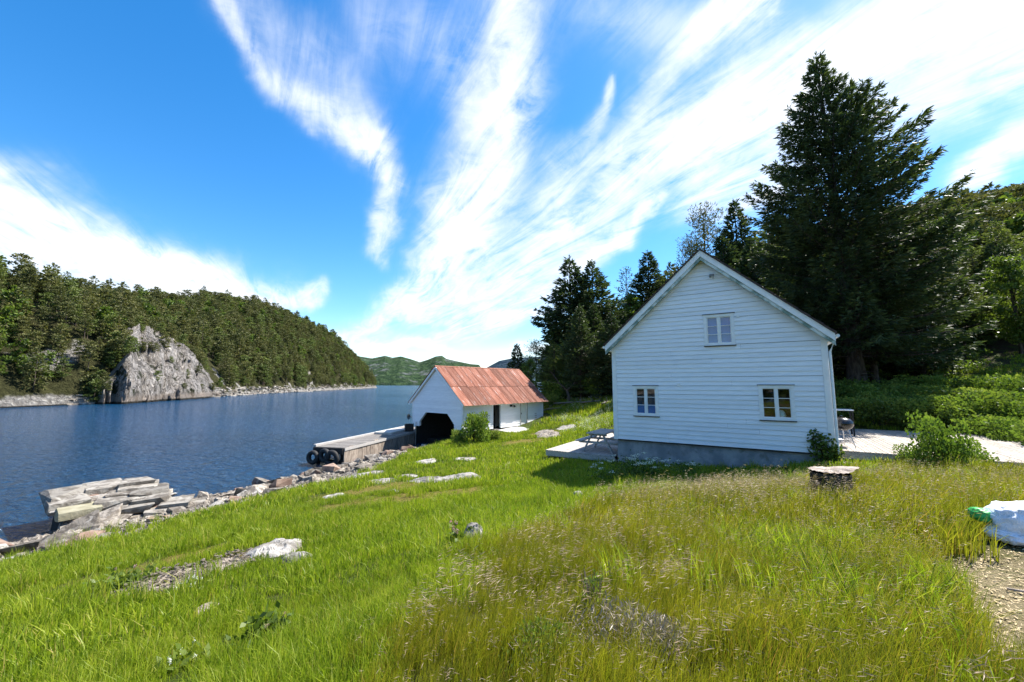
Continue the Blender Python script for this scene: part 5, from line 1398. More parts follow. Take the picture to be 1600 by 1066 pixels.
for k in range(14):
    a = 18 + k * 7 + (k * 5) % 4; c_ = CLIFF[66, a]; sc_ = .7 + .4 * ((k * 7) % 5) / 5; o = obj('pine_tree', (V_F if k % 3 else V_F4)[k % 2], None, (c_[0] - 1.2, c_[1] + .8, c_[2] - 1.6), (0, 0, k * 2.1), (sc_, sc_, sc_)); tag(o, 'pine standing along the upper rim of the grey cliff', 'tree', 'pines along the rim of the cliff')
# ---------------------------------------------------------------- stone pier
pc = W(180, 785, .9)
pier = tag(empty('stone_pier', (pc[0], pc[1], 0), 0), 'ruined dry stone pier of flat granite slabs jutting into the fjord at the left', 'stone pier')
pier_mats = {0: pmat('pier_granite', (.125, .11, .092), (.25, .23, .20), 3.4, .92, 1.8, 14, .2, c3=(.34, .32, .285), s3=2.6, var=.3, lo=.42, hi=.58), 1: M['stone'], 2: pmat('lichen_yellow_granite', (.22, .20, .13), (.30, .28, .20), 3, .9, 1, 20, .2)}
def slab_px(x0, x1, y0, y1, ztop, th_, rot=0., mi=0, tilt=0.):
    """slab whose top face spans these pixels"""
    a = W((x0 + x1) / 2, y1, ztop); b = W((x0 + x1) / 2, y0, ztop); c0 = W(x0, (y0 + y1) / 2, ztop); c1 = W(x1, (y0 + y1) / 2, ztop)
    wx = math.dist(c0[:2], c1[:2]) * 1.02; wy = math.dist(a[:2], b[:2]) * 1.0
    me_ = hullrock('stone', (wx, wy, th_), 26, rng, pier_mats[mi], .22)
    hd = math.atan2(c0[0], c0[1])
    obj('stone', me_, pier, ((a[0] + b[0]) / 2 - pc[0], (a[1] + b[1]) / 2 - pc[1], ztop - th_ / 2), (rng.uniform(-.04, .04) + tilt, rng.uniform(-.04, .04), -math.atan2((c0[0] + c1[0]) / 2, (c0[1] + c1[1]) / 2) + rot))
for a in [(77, 134, 757, 775, 1.12, .5, .12), (80, 131, 768, 785, .98, .3, .1), (136, 188, 748, 762, 1.05, .32, .1), (140, 172, 765, 780, .85, .3, 0, 1), (190, 236, 743, 754, 1.12, .3, .1), (192, 244, 750, 762, 1.02, .26, .05),
          (210, 260, 755, 768, .98, .3, 0), (214, 262, 767, 779, .86, .26, -.1), (255, 298, 773, 786, .72, .28, -.2), (99, 152, 783, 797, .86, .28, .05, 2), (156, 210, 770, 783, .90, .28, .1), (180, 236, 781, 793, .74, .25, 0),
          (150, 185, 790, 802, .66, .25, .2), (232, 270, 786, 797, .6, .25, 0), (100, 145, 805, 824, .52, .4, .1), (150, 200, 800, 812, .5, .3, -.1), (200, 240, 796, 806, .48, .3, .1, 1), (262, 300, 786, 796, .5, .25, .1), (280, 320, 779, 788, .55, .25, 0), (172, 215, 762, 771, .96, .3, 0, 1)]:
    slab_px(*a)
# outline of the pile on plan
PO = [W(70, 782, .9)[:2], W(232, 746, .9)[:2], W(318, 782, .6)[:2], W(250, 812, .5)[:2], W(120, 834, .3)[:2], W(78, 822, .3)[:2]]
def inpoly(x, y, poly):
    c = False
    for (x1, y1), (x2, y2) in zip(poly, poly[1:] + poly[:1]):
        if (y1 > y) != (y2 > y) and x < (x2 - x1) * (y - y1) / (y2 - y1) + x1: c = not c
    return c
xs_ = [p[0] for p in PO]; ys_ = [p[1] for p in PO]; cnt = 0
Ac, Bc = np.array(PO[0]), np.array(PO[1])
while cnt < 210:
    x, y = rng.uniform(min(xs_), max(xs_)), rng.uniform(min(ys_), max(ys_))
    if not inpoly(x, y, PO): continue
    # the top slopes from the seaward edge down to the bank
    ed = abs((Bc[0] - Ac[0]) * (Ac[1] - y) - (Ac[0] - x) * (Bc[1] - Ac[1])) / math.dist(Ac, Bc)
    zt = 1.02 - .17 * ed
    z = rng.uniform(-.2, zt) if cnt < 60 else zt - rng.uniform(.0, .12)
    sz = rng.uniform(.3, .75); me_ = STN[rng.randint(len(STN))] if rng.rand() < .9 else STR[0]
    obj('stone', me_, pier, (x - pc[0], y - pc[1], z - .1), (rng.uniform(-.15, .15), rng.uniform(-.15, .15), rng.uniform(0, 6.28)), (sz, sz, sz * .6)); cnt += 1
mb = MB(); n_ = len(PO)
cxp, cyp = sum(xs_) / n_, sum(ys_) / n_
top_ = [((x - cxp) * .86 + cxp - pc[0], (y - cyp) * .86 + cyp - pc[1], .42) for x, y in PO]; bot_ = [((x - cxp) * .95 + cxp - pc[0], (y - cyp) * .95 + cyp - pc[1], -2) for x, y in PO]
mb.add(top_ + bot_, [tuple(range(n_)), tuple(range(2 * n_ - 1, n_ - 1, -1))] + [(i, i + n_, (i + 1) % n_ + n_, (i + 1) % n_) for i in range(n_)]); mb.build('core', M['dark'], pier)

# ---------------------------------------------------------------- bedrock showing through the turf
OUT = []
def outcrop(px, py, wpx, hpx, hh, rot, label, seed, mat='granite', name='rock_outcrop', cat='rock'):
    gx, gy = W(px, py, 1.2)[:2]
    for _ in range(5): gx, gy = W(px, py, g1(gx, gy))[:2]
    d = gy; rx = wpx * d / FPX / 2 * 1.05
    z0 = g1(gx, gy); ry = abs(W(px, py - hpx / 2, z0)[1] - W(px, py + hpx / 2, z0)[1]) / 2
    r_ = R1(seed); na_, nr_ = 52, 17; V = []; tw_ = rot + math.atan2(-gx, gy) * 0
    base = []
    for i in range(nr_):
        f = i / (nr_ - 1)
        for k in range(na_):
            a = 2 * math.pi * k / na_
            jag = 1 + .34 * (fbm(np.array([math.cos(a) * 1.2 + seed]), np.array([math.sin(a) * 1.2]), 1.6, 4, .6, seed)[0] - .5) * 2
            lx, ly = f * rx * jag * math.cos(a), f * ry * jag * math.sin(a)
            x = lx * math.cos(tw_) - ly * math.sin(tw_); y = lx * math.sin(tw_) + ly * math.cos(tw_)
            V.append((x, y, f))
    V = np.array(V); X = V[:, 0] + gx; Y = V[:, 1] + gy; f = V[:, 2]
    n = fbm(X, Y, 2.2, 5, .6, seed + 1) - .5
    st_ = np.floor((fbm(X, Y, 1.1, 3, .5, seed + 2)) * 7) / 7 - .5
    Z = gz(X, Y) - z0 + hh * (1 - f ** 3) + hh * 1.5 * n * (1 - f * .5) + hh * 1.6 * st_ * (1 - f ** 2) - .07 * f ** 6 - .02
    F = [(i * na_ + k, i * na_ + (k + 1) % na_, (i + 1) * na_ + (k + 1) % na_, (i + 1) * na_ + k) for i in range(nr_ - 1) for k in range(na_)]
    o = obj(name, mesh(name, np.column_stack([V[:, :2], Z]), F, M[mat], False), None, (gx, gy, z0)); tag(o, label, cat)
    OUT.append((gx, gy, rx * .93, ry * .93, tw_))
outcrop(432, 858, 84, 44, .18, .25, 'pale smooth granite hump in the middle of the lower lawn', 11)
outcrop(462, 874, 54, 16, .09, .1, 'small granite strip just below the pale granite hump', 12)
outcrop(700, 749, 128, 15, .14, .05, 'long pale granite ledge in the grass between the jetty and the house', 13)
outcrop(523, 776, 40, 10, .08, .2, 'small flat granite patch above the lower lawn, left of two others', 14)
outcrop(514, 785, 22, 5, .04, .1, 'tiny granite sliver under the small flat granite patch', 15)
outcrop(614, 768, 24, 8, .07, .1, 'small roundish granite patch below the long ledge', 16)
outcrop(665, 722, 36, 9, .10, 0, 'flat stone in the grass below the jetty', 17)
outcrop(727, 717, 50, 6, .07, 0, 'thin granite strip in the grass before the boathouse bush', 18)
outcrop(741, 846, 40, 22, .22, .3, 'dark edged boulder on the crest where green lawn meets brown meadow', 19)
outcrop(904, 775, 20, 10, .14, 0, 'small pale stone in the lawn below the shaded corner of the house', 20)
outcrop(598, 752, 60, 10, .07, .35, 'broken grey rock in the mossy patch near the shore', 21)
outcrop(640, 743, 44, 7, .05, .2, 'thin rock strip left of the long pale ledge', 22)
outcrop(560, 745, 90, 14, .10, .55, 'sloping bedrock at the lawn edge above the jetty stones', 23)
outcrop(258, 912, 112, 84, .075, .55, 'gravelly bare rock showing through the lower lawn', 24, 'gravel')
outcrop(350, 884, 110, 50, .07, .45, 'stony bare strip between the gravelly patch and the granite hump', 25, 'gravel')
outcrop(298, 851, 36, 6, .04, .35, 'narrow rock strip in the yellow moss of the lower lawn', 26)
outcrop(323, 950, 34, 34, .07, .5, 'little bare patch below the white daisies', 27, 'gravel')
outcrop(468, 1024, 24, 16, .07, 0, 'small white stone near the bottom edge of the lawn', 28)
outcrop(520, 985, 46, 10, .07, .1, 'flat pale stone in yellow grass near the bottom', 29)
outcrop(885, 668, 36, 6, .06, 0, 'flat stone in the meadow left of the timber deck', 30)
outcrop(855, 655, 40, 8, .15, 0, 'dark rocks at the far corner of the boathouse', 31, 'stone')

SX0, SY0 = P(1300, 772, 7.35)[:2]
BX0, BY0, _ = P(1612, 845, 4.6)
# loose gravel and flat stones lying on the bare patch
rg = R1(811); L = []
for gx, gy, rx, ry, tw_ in OUT[13:15]:
    for k in range(420):
        a = rg.uniform(0, 6.28); r = 1.05 * math.sqrt(rg.rand()); u, v = rx * r * math.cos(a), ry * r * math.sin(a); L.append((gx + u * math.cos(tw_) - v * math.sin(tw_), gy + u * math.sin(tw_) + v * math.cos(tw_)))
L = np.array(L); GRV = [hullrock('gravel_stone', (1, rg.uniform(.6, .9), .35), 12, rg, M['gravel']) for _ in range(4)]
tag(scatter('gravel_patch', GRV, np.column_stack([L, gz(L[:, 0], L[:, 1]) + rg.uniform(.02, .075, len(L))]), rg.uniform(0, 6.28, len(L)), rg.uniform(.02, .085, len(L)), tilt=rg.uniform(-.3, .3, (len(L), 2))), 'loose flat gravel lying on the bare patch of the lower lawn', 'gravel')
def clearm(x, y):
    """True where nothing may grow"""
    m_ = inside_house(x, y, .02) | in_rect(x, y, HL, HX, gv, -3.1, 0, .05, 7.5) | in_rect(x, y, HR, HX, gv, .12, 9.5, .0, 8.2)
    m_ |= in_rect(x, y, SL, sx_, sy_, 0, SW, 0, SLEN)
    ap = [W(778, 672, 1.24)[:2], W(800, 677, 1.24)[:2], W(868, 664, 1.24)[:2], W(849, 658, 1.24)[:2]]
    m_ |= np.array([inpoly(a, b, ap) for a, b in zip(x, y)])
    e = .12 * (fbm(x, y, 5, 3, .6, 91) - .5)
    m_ |= (x - SX0) ** 2 + (y - SY0) ** 2 < .20; m_ |= (x - SX0 + .38) ** 2 + (y - SY0 + .48) ** 2 < .40
    m_ |= (x - BX0 + .35) ** 2 + (y - BY0 + .45) ** 2 < .42
    for gx, gy, rx, ry, tw_ in OUT:
        dx_, dy_ = x - gx, y - gy; u = dx_ * math.cos(tw_) + dy_ * math.sin(tw_); v = -dx_ * math.sin(tw_) + dy_ * math.cos(tw_)
        m_ |= (u / rx) ** 2 + (v / ry) ** 2 < 1 + e * 3
    return m_

# ================================================================ grass
def tuft(name, n, rad, h0, h1, wid, lean, rng, mat, wind=(.10, -.02), heads=0, headL=.06, mats=None, tcol=None, curl=1.):
    a = rng.uniform(0, 6.28, n); r = rad * np.sqrt(rng.rand(n)); bx, by = r * np.cos(a), r * np.sin(a)
    h = rng.uniform(h0, h1, n); la = rng.uniform(0, 6.28, n); lm = np.abs(rng.normal(size=n)) * lean * h * curl
    tx, ty = lm * np.cos(la) + wind[0] * h * 2, lm * np.sin(la) + wind[1] * h * 2
    sa_ = rng.uniform(0, 6.28, n); sx, sy = np.cos(sa_) * wid / 2, np.sin(sa_) * wid / 2
    V = np.zeros((n, 5, 3))
    V[:, 0] = np.stack([bx - sx, by - sy, np.full(n, -.03)], -1); V[:, 1] = np.stack([bx + sx, by + sy, np.full(n, -.03)], -1)
    mx_, my_ = bx + tx * .3, by + ty * .3
    V[:, 2] = np.stack([mx_ + sx * .8, my_ + sy * .8, h * .58], -1); V[:, 3] = np.stack([mx_ - sx * .8, my_ - sy * .8, h * .58], -1)
    V[:, 4] = np.stack([bx + tx, by + ty, h], -1)
    b = np.arange(n)[:, None] * 5
    F = np.concatenate([b + [0, 1, 2], b + [0, 2, 3], b + [3, 2, 4]])
    t = rng.rand(n); T = np.repeat(t, 5); mi = np.zeros(len(F)); V = V.reshape(-1, 3)
    if heads:
        hn = heads; ha = rng.uniform(0, 6.28, hn); hr = rad * np.sqrt(rng.rand(hn)); hh = rng.uniform(h1 * .95, h1 * 1.45, hn)
        X0 = np.stack([hr * np.cos(ha), hr * np.sin(ha), np.zeros(hn)], -1)
        X1 = X0 + np.stack([wind[0] * 3 * hh + rng.normal(size=hn) * .15 * hh, wind[1] * 2 * hh + rng.normal(size=hn) * .15 * hh, hh], -1)
        sw = wid * .35
        s3 = np.stack([np.cos(ha) * sw, np.sin(ha) * sw, 0 * ha], -1)
        VV = np.stack([X0 - s3, X0 + s3, X1], 1).reshape(-1, 3); FF = np.arange(hn * 3).reshape(-1, 3) + len(V)
        F = np.vstack([F, FF]); mi = np.concatenate([mi, np.full(len(FF), 0)]); T = np.concatenate([T, np.full(len(VV), .85)]); V = np.vstack([V, VV])
        # head: three little blades nodding with the wind
        for j in range(4):
            f = j / 4
            P0 = X1 - (X1 - X0) * (.03 + .05 * j); dd = np.stack([wind[0] * 6 + rng.normal(size=hn) * .5, rng.normal(size=hn) * .5, .5 - rng.rand(hn) * .8], -1)
            dd = dd / np.linalg.norm(dd, axis=1, keepdims=True) * headL * rng.uniform(.5, 1, (hn, 1))
            sd = rng.normal(size=(hn, 3)); sd = nrm(np.cross(dd, sd)) * wid * .65
            VV = np.stack([P0, P0 + dd * .5 + sd, P0 + dd], 1).reshape(-1, 3); FF = np.arange(hn * 3).reshape(-1, 3) + len(V)
            F = np.vstack([F, FF]); mi = np.concatenate([mi, np.full(len(FF), 1)]); T = np.concatenate([T, np.repeat(rng.rand(hn), 3)]); V = np.vstack([V, VV])
    return mesh(name, V, F, mats or [mat], False, mi, dict(tint=T))
rng = R1(601)
LW = {}
for q_, (wd_, hm_, rad_, nb_) in {'near': (.0046, .82, .13, 74), 'mid': (.0095, .85, .20, 64), 'far': (.022, .95, .36, 56)}.items():
    LW[q_] = [tuft('lawn_tuft', nb_, rad_, .05 * hm_, (.17 + .05 * (k % 2)) * hm_, wd_, .5, rng, M['lawn'], (.06, 0)) for k in range(4)]
MW = {}
for q_, (wd_, hm_, rad_, nb_, hd_) in {'near': (.0040, .95, .13, 74, 2), 'mid': (.0075, .95, .20, 68, 3), 'far': (.016, .95, .32, 56, 3)}.items():
    MW[q_] = [tuft('meadow_tuft', nb_, rad_, .12 * hm_, (.30 + .06 * (k % 3)) * hm_, wd_, .32, rng, M['meadow'], (.10, -.02), hd_, .055, [M['meadow'], M['seed']]) for k in range(4)]
def wedge(r0, r1, dens, amax=R_(68), rng=rng):
    area = amax * (r1 * r1 - r0 * r0); n = int(area * dens)
    a = rng.uniform(-amax, amax, n); r = np.sqrt(rng.uniform(r0 * r0, r1 * r1, n)); return r * np.sin(a), r * np.cos(a)
def around(r1, dens):
    n = int(math.pi * r1 * r1 * dens); a = rng.uniform(0, 6.28, n); r = r1 * np.sqrt(rng.rand(n)); return r * np.sin(a), r * np.cos(a)
BANDS = [('near', 1.0, 5.5, 115, 95), ('mid', 5.2, 13.5, 42, 38), ('far', 13.2, 30, 13.5, 13), ('far', 30, 56, 6, 5)]
lawn = {'near': [], 'mid': [], 'far': []}; mead = {'near': [], 'mid': [], 'far': []}
for q_, r0, r1, dl, dm in BANDS:
    x, y = wedge(r0, r1, dl)
    if q_ == 'near':   # and a ring behind, for a step to the side
        x2, y2 = around(9, 16); k = (y2 < 1.0); x = np.concatenate([x, x2[k]]); y = np.concatenate([y, y2[k]])
    s = shore_s(x, y); br = brown_mask(x, y); fo = forest_mask(x, y); pa = path_mask(x, y); mo = moss_mask(x, y)
    u = rng.rand(len(x))
    ok = (s > band_w(y) - .35 + .5 * u) & ~clearm(x, y) & (fo < .5 + .4 * u) & (pa < .25 + .6 * u ** 3)
    ismd = (br > u)
    tall = fbm(x, y, .9, 3, .6, 95); dry = fbm(x, y, .6, 4, .6, 96)
    lk = ok & ~ismd & (rng.rand(len(x)) > mo * .82)
    sc = (.62 + .75 * tall) * (1 - .5 * mo) * rng.uniform(.75, 1.25, len(x))
    sc *= np.where(y > 30, 1.6, 1.)
    lawn[q_].append(np.column_stack([x, y, sc])[lk])
    mk = ok & ismd
    sc2 = (.45 + .75 * tall) * rng.uniform(.75, 1.2, len(x)) * np.where((x > 1.2) & (y < 8), 1.1, .8)
    mead[q_].append(np.column_stack([x, y, sc2])[mk])
LBL = {'near': 'bright green short grass nearest to the viewer', 'mid': 'bright green short grass of the middle lawn', 'far': 'bright green grass around the buildings'}
LBM = {'near': 'tall olive meadow grass with pale seed heads nearest to the viewer', 'mid': 'tall olive meadow grass with pale seed heads before the house', 'far': 'tall olive meadow grass beyond'}
for q_ in ('near', 'mid', 'far'):
    for dct, V, nm, lb in ((lawn, LW, 'lawn_grass', LBL), (mead, MW, 'meadow_grass', LBM)):
        A = np.vstack(dct[q_])
        if len(A) < 3: continue
        o = scatter(nm, V[q_], np.column_stack([A[:, :2], gz(A[:, 0], A[:, 1])]), rng.uniform(-.9, .9, len(A)) if nm[0] == 'm' else rng.uniform(0, 6.28, len(A)), A[:, 2]); tag(o, lb[q_], 'grass')
# flowering stalks in drifts over the meadow
FL_ = [tuft('flowering_stalk', 3, .10, .10, .2, .004, .3, rng, M['meadow'], (.14, -.03), 16, .05, [M['meadow'], M['seed']]) for _ in range(3)]
n = 5200; x, y = wedge(1.3, 11, 1)[0:2]; a_ = rng.uniform(-R_(60), R_(68), n); r_ = np.sqrt(rng.uniform(1.5, 121, n)); x, y = r_ * np.sin(a_), r_ * np.cos(a_)
w_ = sstep(fbm(x, y, .5, 3, .5, 93), .46, .66) * (.35 + .65 * sstep(x, 1, 4)); k = (brown_mask(x, y) > .5) & ~clearm(x, y) & (path_mask(x, y) < .3) & (rng.rand(n) < w_ * .6); x, y = x[k], y[k]
tag(scatter('flowering_grass', FL_, np.column_stack([x, y, gz(x, y)]), rng.uniform(-.6, .6, len(x)), rng.uniform(1.1, 1.75, len(x)) * np.where(y > 5, 1.15, 1)), 'pale nodding grass panicles drifting over the meadow', 'grass')
# coarse dark green tussocks in both
TS = [tuft('tussock', 60, .16, .2, .46, .009, .45, rng, M['lawn'], (.08, 0)) for _ in range(3)]
x, y = wedge(1.6, 16, 1.1); s = shore_s(x, y); ok = (s > 2.2) & ~clearm(x, y) & (path_mask(x, y) < .3) & (fbm(x, y, .45, 3, .5, 97) > .47)
x3 = np.concatenate([x[ok], rng.normal(3.1, .45, 60), rng.normal(2.5, .5, 40)]); y3 = np.concatenate([y[ok], rng.normal(4.0, .55, 60), rng.normal(3.4, .5, 40)])
k = ~((path_mask(x3, y3) > .35)); x3, y3 = x3[k], y3[k]
tag(scatter('tussock_grass', TS, np.column_stack([x3, y3, gz(x3, y3)]), rng.uniform(0, 6.28, len(x3)), rng.uniform(.55, 1.1, len(x3))), 'darker coarse grass tussocks dotted over the slope', 'grass')
# wood chips and gravel on the path
CHP = [hullrock('chip', (1, .3, .12), 8, rng, pmat('wood_chip', (.38, .28, .14), (.55, .45, .28), 3, .9)) for _ in range(3)]
n = 12000; x = rng.uniform(2.0, 6.3, n); y = rng.uniform(.5, 5, n); k = path_mask(x, y) > rng.rand(n) * .7; x, y = x[k], y[k]
tag(scatter('wood_chips', CHP, np.column_stack([x, y, gz(x, y) + .008]), rng.uniform(0, 6.28, len(x)), rng.uniform(.02, .055, len(x)), tilt=rng.uniform(-.4, .4, (len(x), 2))), 'yellowish wood chips covering the path at the right edge', 'wood chips')
# leaf litter and undergrowth on the forest floor
def leafclump(n, rad, h, sz, rng, mat, up=.4):
    q = rng.normal(size=(n, 3)); q = nrm(q) * (rng.rand(n, 1) ** .5) * [rad, rad, h * .5]; q[:, 2] += h * .5
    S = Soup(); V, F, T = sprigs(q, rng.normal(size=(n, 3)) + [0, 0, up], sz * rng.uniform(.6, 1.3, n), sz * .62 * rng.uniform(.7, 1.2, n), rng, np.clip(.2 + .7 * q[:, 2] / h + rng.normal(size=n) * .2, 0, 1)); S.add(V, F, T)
    return S.mesh('leaf_clump', [mat])
UG = [leafclump(60, .4, .4, .13, rng, M['leaf']) for _ in range(3)]
n = 5200; x = rng.uniform(-1, 42, n); y = rng.uniform(18, 52, n); fo = forest_mask(x, y); k = (fo > .1) & (fbm(x, y, .25, 3, .5, 98) > .47) & ~clearm(x, y) & (shore_s(x, y) > 1.5); x, y = x[k], y[k]
tag(scatter('undergrowth', UG, np.column_stack([x, y, gz(x, y) - .05]), rng.uniform(0, 6.28, len(x)), rng.uniform(.5, 1.4, len(x))), 'low leafy undergrowth covering the floor of the wood', 'undergrowth')
# white flowering herbs and rank grass behind the boathouse
WH = [leafclump(26, .22, .5, .035, rng, M['petal'], 1.5) for _ in range(2)]
n = 900; px = rng.uniform(850, 1000, n); d = rng.uniform(24, 42, n); x = np.array([P(a, 600, b)[0] for a, b in zip(px, d)]); y = d; k = (fbm(x, y, .4, 3, .5, 99) > .52) & ~clearm(x, y) & (forest_mask(x, y) < .4); x, y = x[k], y[k]
tag(scatter('meadow_flowers', WH, np.column_stack([x, y, gz(x, y) + .05]), rng.uniform(0, 6.28, len(x)), rng.uniform(.6, 1.2, len(x))), 'tiny white flowers in the grass between boathouse and house', 'flowers')

# ================================================================ bushes
def bush_parts(rng, n, rx, ry, h, sz, mat, stems=9, lobes=7):
    """mounded bush: leaf-sized faces in lobes, thin stems below"""
    S = Soup()
    C = [np.array([rng.uniform(-.62, .62) * rx, rng.uniform(-.62, .62) * ry, rng.uniform(.22, .86) * h]) for _ in range(lobes)]
    for c in C:
        m = n // lobes; q = nrm(rng.normal(size=(m, 3))) * (rng.rand(m, 1) ** .35)
        p = c + q * np.array([rx, ry, h * .8]) * .36; p[:, 2] = np.abs(p[:, 2])
        d = q * [1, 1, .3] + rng.normal(size=(m, 3)) * .6 + [0, 0, -.15]
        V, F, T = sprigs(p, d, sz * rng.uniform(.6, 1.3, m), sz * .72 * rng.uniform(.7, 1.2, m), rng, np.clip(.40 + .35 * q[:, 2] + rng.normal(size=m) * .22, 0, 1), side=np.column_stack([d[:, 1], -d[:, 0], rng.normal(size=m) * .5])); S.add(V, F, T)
    b = MB()
    for k in range(stems):
        a = rng.uniform(0, 6.28); c = C[k % lobes]
        b.tube([(math.cos(a) * .1, math.sin(a) * .1, -.1), (c[0] * .6, c[1] * .6, c[2] * .5), tuple(c)], [.014, .01, .005], 4, cap=False)
    return S.mesh('foliage', [M[mat]]), mesh('stem', b.v, b.f, M['bark'], True)
rng = R1(701)
BU = [bush_parts(rng, 1900, 1.1, 1.0, 1.15, .12, 'leaf_l', 14, 17), bush_parts(rng, 1900, 1.2, .9, 1.0, .11, 'leaf', 14, 17), bush_parts(rng, 2300, .9, .9, 1.15, .09, 'leaf_l', 16, 16)]
def bush(px, py, d, k, s, label, group=None, name='bush', sz=None, z=None, cat='bush'):
    x, y, zz_ = P(px, py, d); z_ = g1(x, y) - .05 if z is None else z
    e = empty(name, (x, y, z_), rng.uniform(0, 6.28)); e.scale = s if hasattr(s, '__len__') else (s, s, s); tag(e, label, cat, group)
    obj('foliage', BU[k][0], e); obj('stem', BU[k][1], e); return e
bush(1470, 706, 11.0, 2, (.85, .8, 1.35), 'sunlit raspberry bush growing up through the front edge of the terrace', name='raspberry_bush')
bush(1505, 716, 11.2, 2, (.7, .7, .8), 'lower raspberry bush at the right side of the taller one on the terrace edge', name='raspberry_bush')
bush(1425, 712, 11.6, 2, (.45, .45, .6), 'small raspberry shoot left of the big raspberry bush', name='raspberry_bush')
for k, (px, d, s) in enumerate([(1340, 21.2, 1.3), (1372, 20.6, 1.2), (1405, 20.9, 1.25), (1440, 20, 1.2), (1470, 19.2, 1.2), (1502, 18.6, 1.2), (1535, 17.8, 1.15), (1568, 17.0, 1.2), (1600, 16.2, 1.2), (1640, 15.5, 1.2),
                               (1350, 23.0, 1.3), (1395, 22.8, 1.3), (1445, 22, 1.3), (1490, 21.2, 1.3), (1530, 20.3, 1.3), (1575, 19.2, 1.3), (1620, 18.2, 1.3), (1590, 14.6, 1.1), (1560, 15.5, 1.0), (1325, 23.5, 1.2), (1680, 14.2, 1.2), (1640, 13.4, 1.1), (1318, 22, 1.1), (1335, 19.9, 1.0), (1362, 19.6, 1.05), (1392, 19.4, 1.0), (1420, 19.0, 1.05), (1452, 18.4, 1.0), (1480, 17.6, 1.0), (1515, 16.9, .95), (1545, 16.2, .95)]):
    bush(px, 600, d, k % 3, (s, s, s * rng.uniform(.8, 1.0)), 'leafy raspberry bush in the thicket behind the terrace', 'raspberry bushes of the thicket behind the terrace', name='raspberry_bush')
for k in range(13):      # bushes leaning over the back edge of the terrace
    q_ = HR + gv * 8.9 + HX * (.2 + k * .8); x, y = q_[0] + rng.uniform(-.2, .2), q_[1] + rng.uniform(-.2, .3); s = rng.uniform(.85, 1.1)
    e = empty('raspberry_bush', (x, y, g1(x, y) - .05), rng.uniform(0, 6.28)); e.scale = (s, s, s * rng.uniform(.9, 1.15)); tag(e, 'leafy raspberry bush leaning over the back edge of the terrace', 'bush', 'raspberry bushes along the back edge of the terrace')
    kk_ = k % 2; obj('foliage', BU[kk_][0], e); obj('stem', BU[kk_][1], e)
for k, (px, d, s, lb) in enumerate([(872, 39, 1.5, 'round bush left of the dead forked tree'), (905, 38, 1.4, 'bright bush on the bank right of the dead forked tree'), (935, 36, 1.5, 'bright bush on the bank beside the house corner'), (850, 37, 1.3, 'low bush at the far end of the boathouse roof'),
                                   (920, 42, 1.9, 'large bush under the twin spruces'), (950, 41, 1.9, 'large dark bush hidden by the house corner'), (885, 43, 1.8, 'dark bush at the foot of the twin spruces'), (835, 39, 1.5, 'grey green bush behind the boathouse')]):
    bush(px, 600, d, k % 2, s, lb)
# elder bush by the boathouse corner
BU.append(bush_parts(rng, 2400, 1.1, .8, 1.0, .10, 'leaf_l', 12, 13))
eb = W(742, 690, 1.15); e = bush(742, 690, eb[1], 3, (1.35, 1.1, 1.75), 'leafy elder bush against the near corner of the boathouse', name='elder_bush')
eb2 = W(722, 690, 1.1); bush(716, 690, eb2[1] - .3, 3, (.7, .6, .9), 'small elder bush at the edge of the boat opening', name='elder_bush')
bush(770, 690, 24.5, 3, (.6, .6, .7), 'low pale bush right of the elder before the dark doorway', name='elder_bush')
# climber on the right corner of the house
S = Soup(); b = MB()
for k in range(7):
    x0 = HW - .45 + k * .09; pts = [(x0, -.10, 2.0)]
    for j in range(5): pts.append((x0 + rng.uniform(-.25, .1) * j * .4, -.09 - .05 * rng.rand(), 2.2 + j * .2 * (1 - .1 * k)))
    b.tube(pts, [.008] * 6, 4, cap=False)
    for p in pts[1:]:
        m = 13; q = np.array(p) + rng.normal(size=(m, 3)) * [.09, .04, .08]
        V, F, T = sprigs(q, rng.normal(size=(m, 3)) + [0, -.3, -.4], .11, .09, rng); S.add(V, F, T)
cl_ = tag(empty('climbing_plant', (HL[0], HL[1], 0), HANG), 'dark leafed climber on the lower right corner of the house', 'plant')
obj('foliage', S.mesh('foliage', [M['leaf']]), cl_); b.build('stem', M['bark'], cl_)
# cow parsley and herbs in the shade before the foundation
def herb(px, py, d, h, n, label, name='flowering_plant', mat='petal', um=9, leafmt='leaf', cat='plant', group=None, spread=.5, hsz=.05, psz=.03):
    x, y, _ = P(px, py, d); S = Soup(); F2 = Soup(); b = MB()
    for k in range(um):
        a = rng.uniform(0, 6.28); r = spread * rng.rand() ** .5; tx, ty, tz = r * math.cos(a), r * math.sin(a), h * rng.uniform(.7, 1.1)
        b.tube([(tx * .3, ty * .3, -.05), (tx * .7, ty * .7, tz * .6), (tx, ty, tz)], [.006, .005, .003], 4, cap=False)
        m = 26; q = np.column_stack([tx + rng.normal(size=m) * hsz, ty + rng.normal(size=m) * hsz, tz + rng.normal(size=m) * .012])
        V, F, T = sprigs(q, rng.normal(size=(m, 3)) * [1, 1, .2], psz, psz * .8, rng, side=np.tile([0, 0, 0.01], (m, 1)) + rng.normal(size=(m, 3)) * .2); F2.add(V, F, T)
    q = rng.normal(size=(n, 3)) * [spread * .5, spread * .5, h * .22] + [0, 0, h * .42]; q[:, 2] = np.abs(q[:, 2])
    V, F, T = sprigs(q, rng.normal(size=(n, 3)), .09, .05, rng); S.add(V, F, T)
    e = empty(name, (x, y, g1(x, y)), 0); tag(e, label, cat, group); obj('leaves', S.mesh('leaves', [M[leafmt]]), e); obj('blossom', F2.mesh('blossom', [M[mat]]), e); b.build('stem', M['leaf'], e)
herb(985, 745, 13.0, .75, 500, 'cow parsley clump with white umbels at the shaded foot of the wall', um=16, spread=.6)
